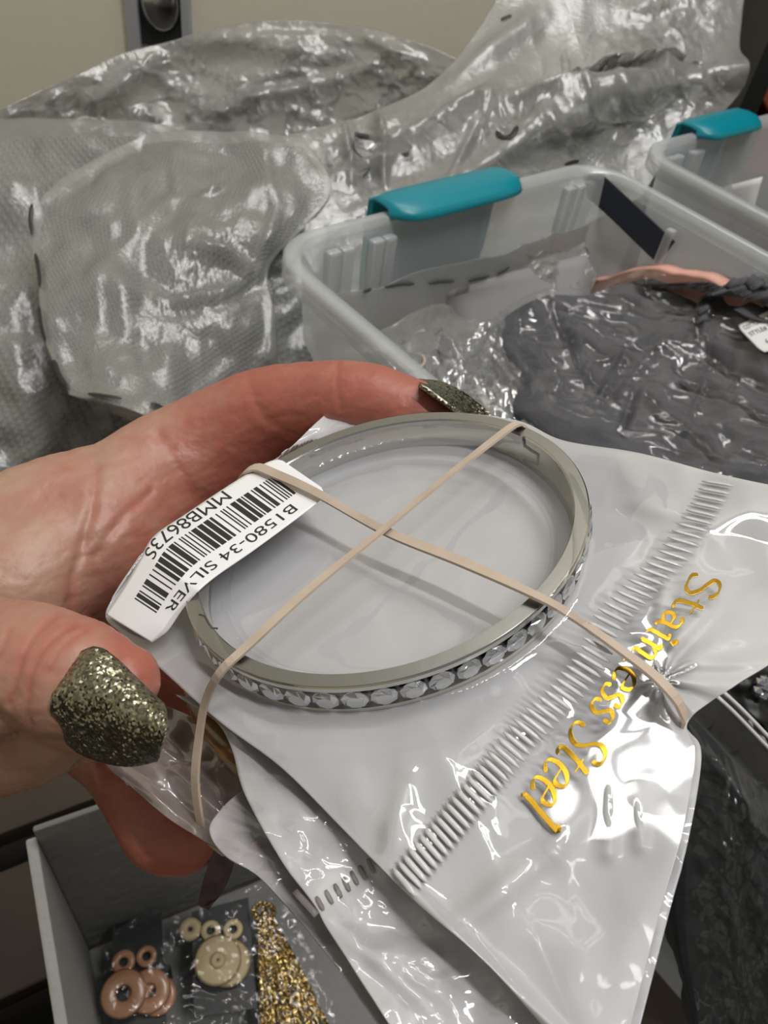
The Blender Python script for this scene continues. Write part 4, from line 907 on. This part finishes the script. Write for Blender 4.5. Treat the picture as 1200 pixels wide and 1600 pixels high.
def card(label, quad, rings, m, extra=None):
    q = [zpl(a_, b_, ZC) for a_, b_ in quad]; cc = sum(q) / 4; r_ = empty('earring_card', [cc[0], cc[1], ZC - .026], label, 'earrings')
    V = q + [p_ - [0, 0, .0012] for p_ in q]; Fc = [(0, 1, 2, 3), (7, 6, 5, 4)] + [(i, (i + 1) % 4, (i + 1) % 4 + 4, i + 4) for i in range(4)]
    obj('card', recalc(mesh('card', V, Fc)), M_dark, r_, False)
    Vb, Fb = box_vf(cc - [.012, .012, ZC - .0 - (ZC - .026) + .001 - .0], (.024, 0, 0), (0, .024, 0), (0, 0, .0245)); obj('foam_backing', recalc(mesh('foam_backing', Vb, Fb)), M_dark, r_, False)
    sc = np.linalg.norm(zpl(340, 1500, ZC) - zpl(341, 1500, ZC))
    for (nm, a_, b_, r, hole, dz) in rings:
        V, Fc = ring_vf(zpl(a_, b_, ZC + dz), r * sc, hole * sc, .0011); obj(nm, recalc(mesh(nm, V, Fc)), m, r_)
    return r_
M_wb = mat('brown_wood_glossy', (.36, .17, .09), .25, coat=.5, colvar=((.50, .27, .15), 80, .2)); M_cr = mat('cream_wood', (.58, .47, .27), .5, colvar=((.48, .37, .20), 90, .25))
card('black card of glossy brown wooden hoop earrings, left in the box', [(176, 1452), (252, 1425), (262, 1640), (178, 1660)],
     [('stud', 193, 1503, 18, 6, .003), ('stud', 229, 1494, 16, 6, .004), ('hoop', 193, 1552, 34, 10, .0055), ('hoop', 233, 1548, 32, 9, .003), ('hoop', 247, 1556, 28, 12, .0012)], M_wb)
card('black card of cream disc earrings with small rings, middle of the box', [(300, 1425), (388, 1402), (402, 1575), (303, 1590)],
     [('stud', 329, 1454, 16, 6, .003), ('stud', 364, 1452, 16, 6, .003), ('disc', 357, 1504, 35, 1, .0025), ('disc', 340, 1500, 37, 1, .005), ('button', 340, 1500, 12, 1, .0065)], M_cr)
V, Fc = ring_vf(zpl(297, 1452, ZC + .002) , .006, .001, .002); tag(obj('wooden_bead', recalc(mesh('wooden_bead', V, Fc)), M_cr), 'small cream bead between the two earring cards', 'bead')
M_tas = glitter('gold_beads', (.62, .38, .14), 1500, .6, .2)
tr_ = empty('tassel_earring', zpl(455, 1520, PAL + .004), 'gold beaded tassel earring, right in the box', 'earring'); random.seed(9); parts = []
for k in range(46):
    f_ = k / 45; x0, y0 = 402 + 22 * f_, 1425 + 6 * math.sin(f_ * 9); x1, y1 = 412 + 115 * f_, 1670 - 40 * f_ + random.uniform(-12, 12)
    q = [zpl(x0, y0, ZC + .004), zpl((x0 * .6 + x1 * .4) + random.uniform(-4, 4), y0 * .6 + y1 * .4, ZC + .006 + random.uniform(-.003, .003)), zpl(x1, y1, ZC - .004 + random.uniform(-.004, .003))]
    q = smoothline(q, 26); parts.append(tube_vf(q, .0007 + .0003 * (np.arange(26) % 2), 5))
V, Fc = join(parts); x = obj('bead_strands', mesh('bead_strands', V, Fc), M_tas, tr_); x['kind'] = 'stuff'
parts = []
for k in range(14):
    a_ = k / 14 * 6.283; V, Fc = ring_vf(zpl(412 + 16 * math.cos(a_), 1425 + 12 * math.sin(a_), ZC + .007), .0017, .0003, .0014, 8); parts.append((V, Fc))
V, Fc = join(parts); obj('bead_cap', mesh('bead_cap', V, Fc), M_tas, tr_)
X, Y, G = flat([(150, 1470, ZC + .008), (270, 1410, ZC + .012), (400, 1385, ZC + .012), (440, 1400, ZC + .012)], [(440, 1400, ZC + .012), (500, 1520, ZC + .012), (560, 1680, ZC + .012)], [(140, 1680, ZC + .010), (350, 1680, ZC + .014), (560, 1680, ZC + .012)], [(150, 1470, ZC + .008), (145, 1570, ZC + .008), (140, 1680, ZC + .01)], 160, 120)
G = G + np.array([0, 0, 1.]) * (crinkle(X, Y, 60, .002, 281) + .0035 * np.sign(np.sin(X / 23)) * 0)[..., None]
tag(obj('clear_sleeve', grid_mesh('clear_sleeve', G), film('sleeve_film', .01, (.6, .6, .6), .08, .03, .2)), 'crinkled clear sleeve over the carded earrings', 'plastic sleeve')

# ------------------------------------------------------------------ things at the wall
yw = 1.2
def PW(px, py, y=yw): r = RW @ ray(px, py); return CAMP + r * ((y - CAMP[1]) / r[1])
wl, wr_ = PW(201, 30)[0], PW(300, 30)[0]; zbm = PW(222, 66)[2]; fr = empty('wall_mirror', ((wl + wr_) / 2, yw, zbm), 'narrow grey framed dark panel with a chrome dome on the cream wall', 'wall fixture')
M_fr = mat('grey_frame', (.42, .43, .46), .4); ww_ = wr_ - wl
def wb(name, x0, x1, z0, z1, y0, y1, m): V, Fc = box_vf((x0, y0, z0), (x1 - x0, 0, 0), (0, y1 - y0, 0), (0, 0, z1 - z0)); return obj(name, bevel(recalc(mesh(name, V, Fc)), .001), m, fr, False)
wb('frame_side', wl, wl + ww_ * .20, zbm - .01, zbm + .5, yw - .012, yw, M_fr); wb('frame_side', wr_ - ww_ * .13, wr_, zbm + .01, zbm + .5, yw - .012, yw, M_fr)
wb('dark_panel', wl + ww_ * .20, wr_ - ww_ * .13, zbm, zbm + .5, yw - .006, yw, mat('smoked_panel', (.03, .032, .036), .25))
c = PW(254, 2); Vd = []; Fd = []; R_ = ww_ * .31
for i in range(7):
    a_ = math.pi / 2 * i / 6
    for k in range(24): b_ = 2 * math.pi * k / 24; Vd.append((c[0] + R_ * math.cos(a_) * math.cos(b_), yw - .006 - R_ * .7 * math.sin(a_), c[2] + R_ * 1.3 * math.cos(a_) * math.sin(b_)))
for i in range(6):
    for k in range(24): Fd.append((i * 24 + k, i * 24 + (k + 1) % 24, (i + 1) * 24 + (k + 1) % 24, (i + 1) * 24 + k))
Fd.append(tuple(range(24))[::-1]); obj('chrome_dome', recalc(mesh('chrome_dome', Vd, Fd)), mat('chrome', (.45, .46, .48), .2, 1), fr)
# dark shelf rack on the right
x0 = P(1105, 100, 1.0)[0]; rk = empty('shelf_rack', (x0 + .25, 1.0, 0), 'black shelf rack at the far right behind the bags', 'shelf')
def rb_(name, a_, b_, c_, d_, e_, f_, m): V, Fc = box_vf((a_, c_, e_), (b_ - a_, 0, 0), (0, d_ - c_, 0), (0, 0, f_ - e_)); return obj(name, recalc(mesh(name, V, Fc)), m, rk, False)
rb_('back_panel', x0, x0 + .6, 1.17, 1.19, 0, 1.4, M_dark); rb_('upright', x0, x0 + .02, .95, 1.17, 0, 1.4, M_dark); rb_('upright', x0 + .58, x0 + .6, .95, 1.17, 0, 1.4, M_dark)
for z_ in (.1, .25, .6, 1.0): rb_('shelf', x0 + .02, x0 + .58, .95, 1.17, z_, z_ + .02, M_dark)
V, Fc = box_vf((x0 + .045, .99, .27), (.10, 0, 0), (0, .1, 0), (0, 0, .07)); tag(obj('orange_box', bevel(recalc(mesh('orange_box', V, Fc)), .003), mat('rust_card', (.30, .06, .02), .6), smooth=False), 'small rust orange box on the black rack', 'box')
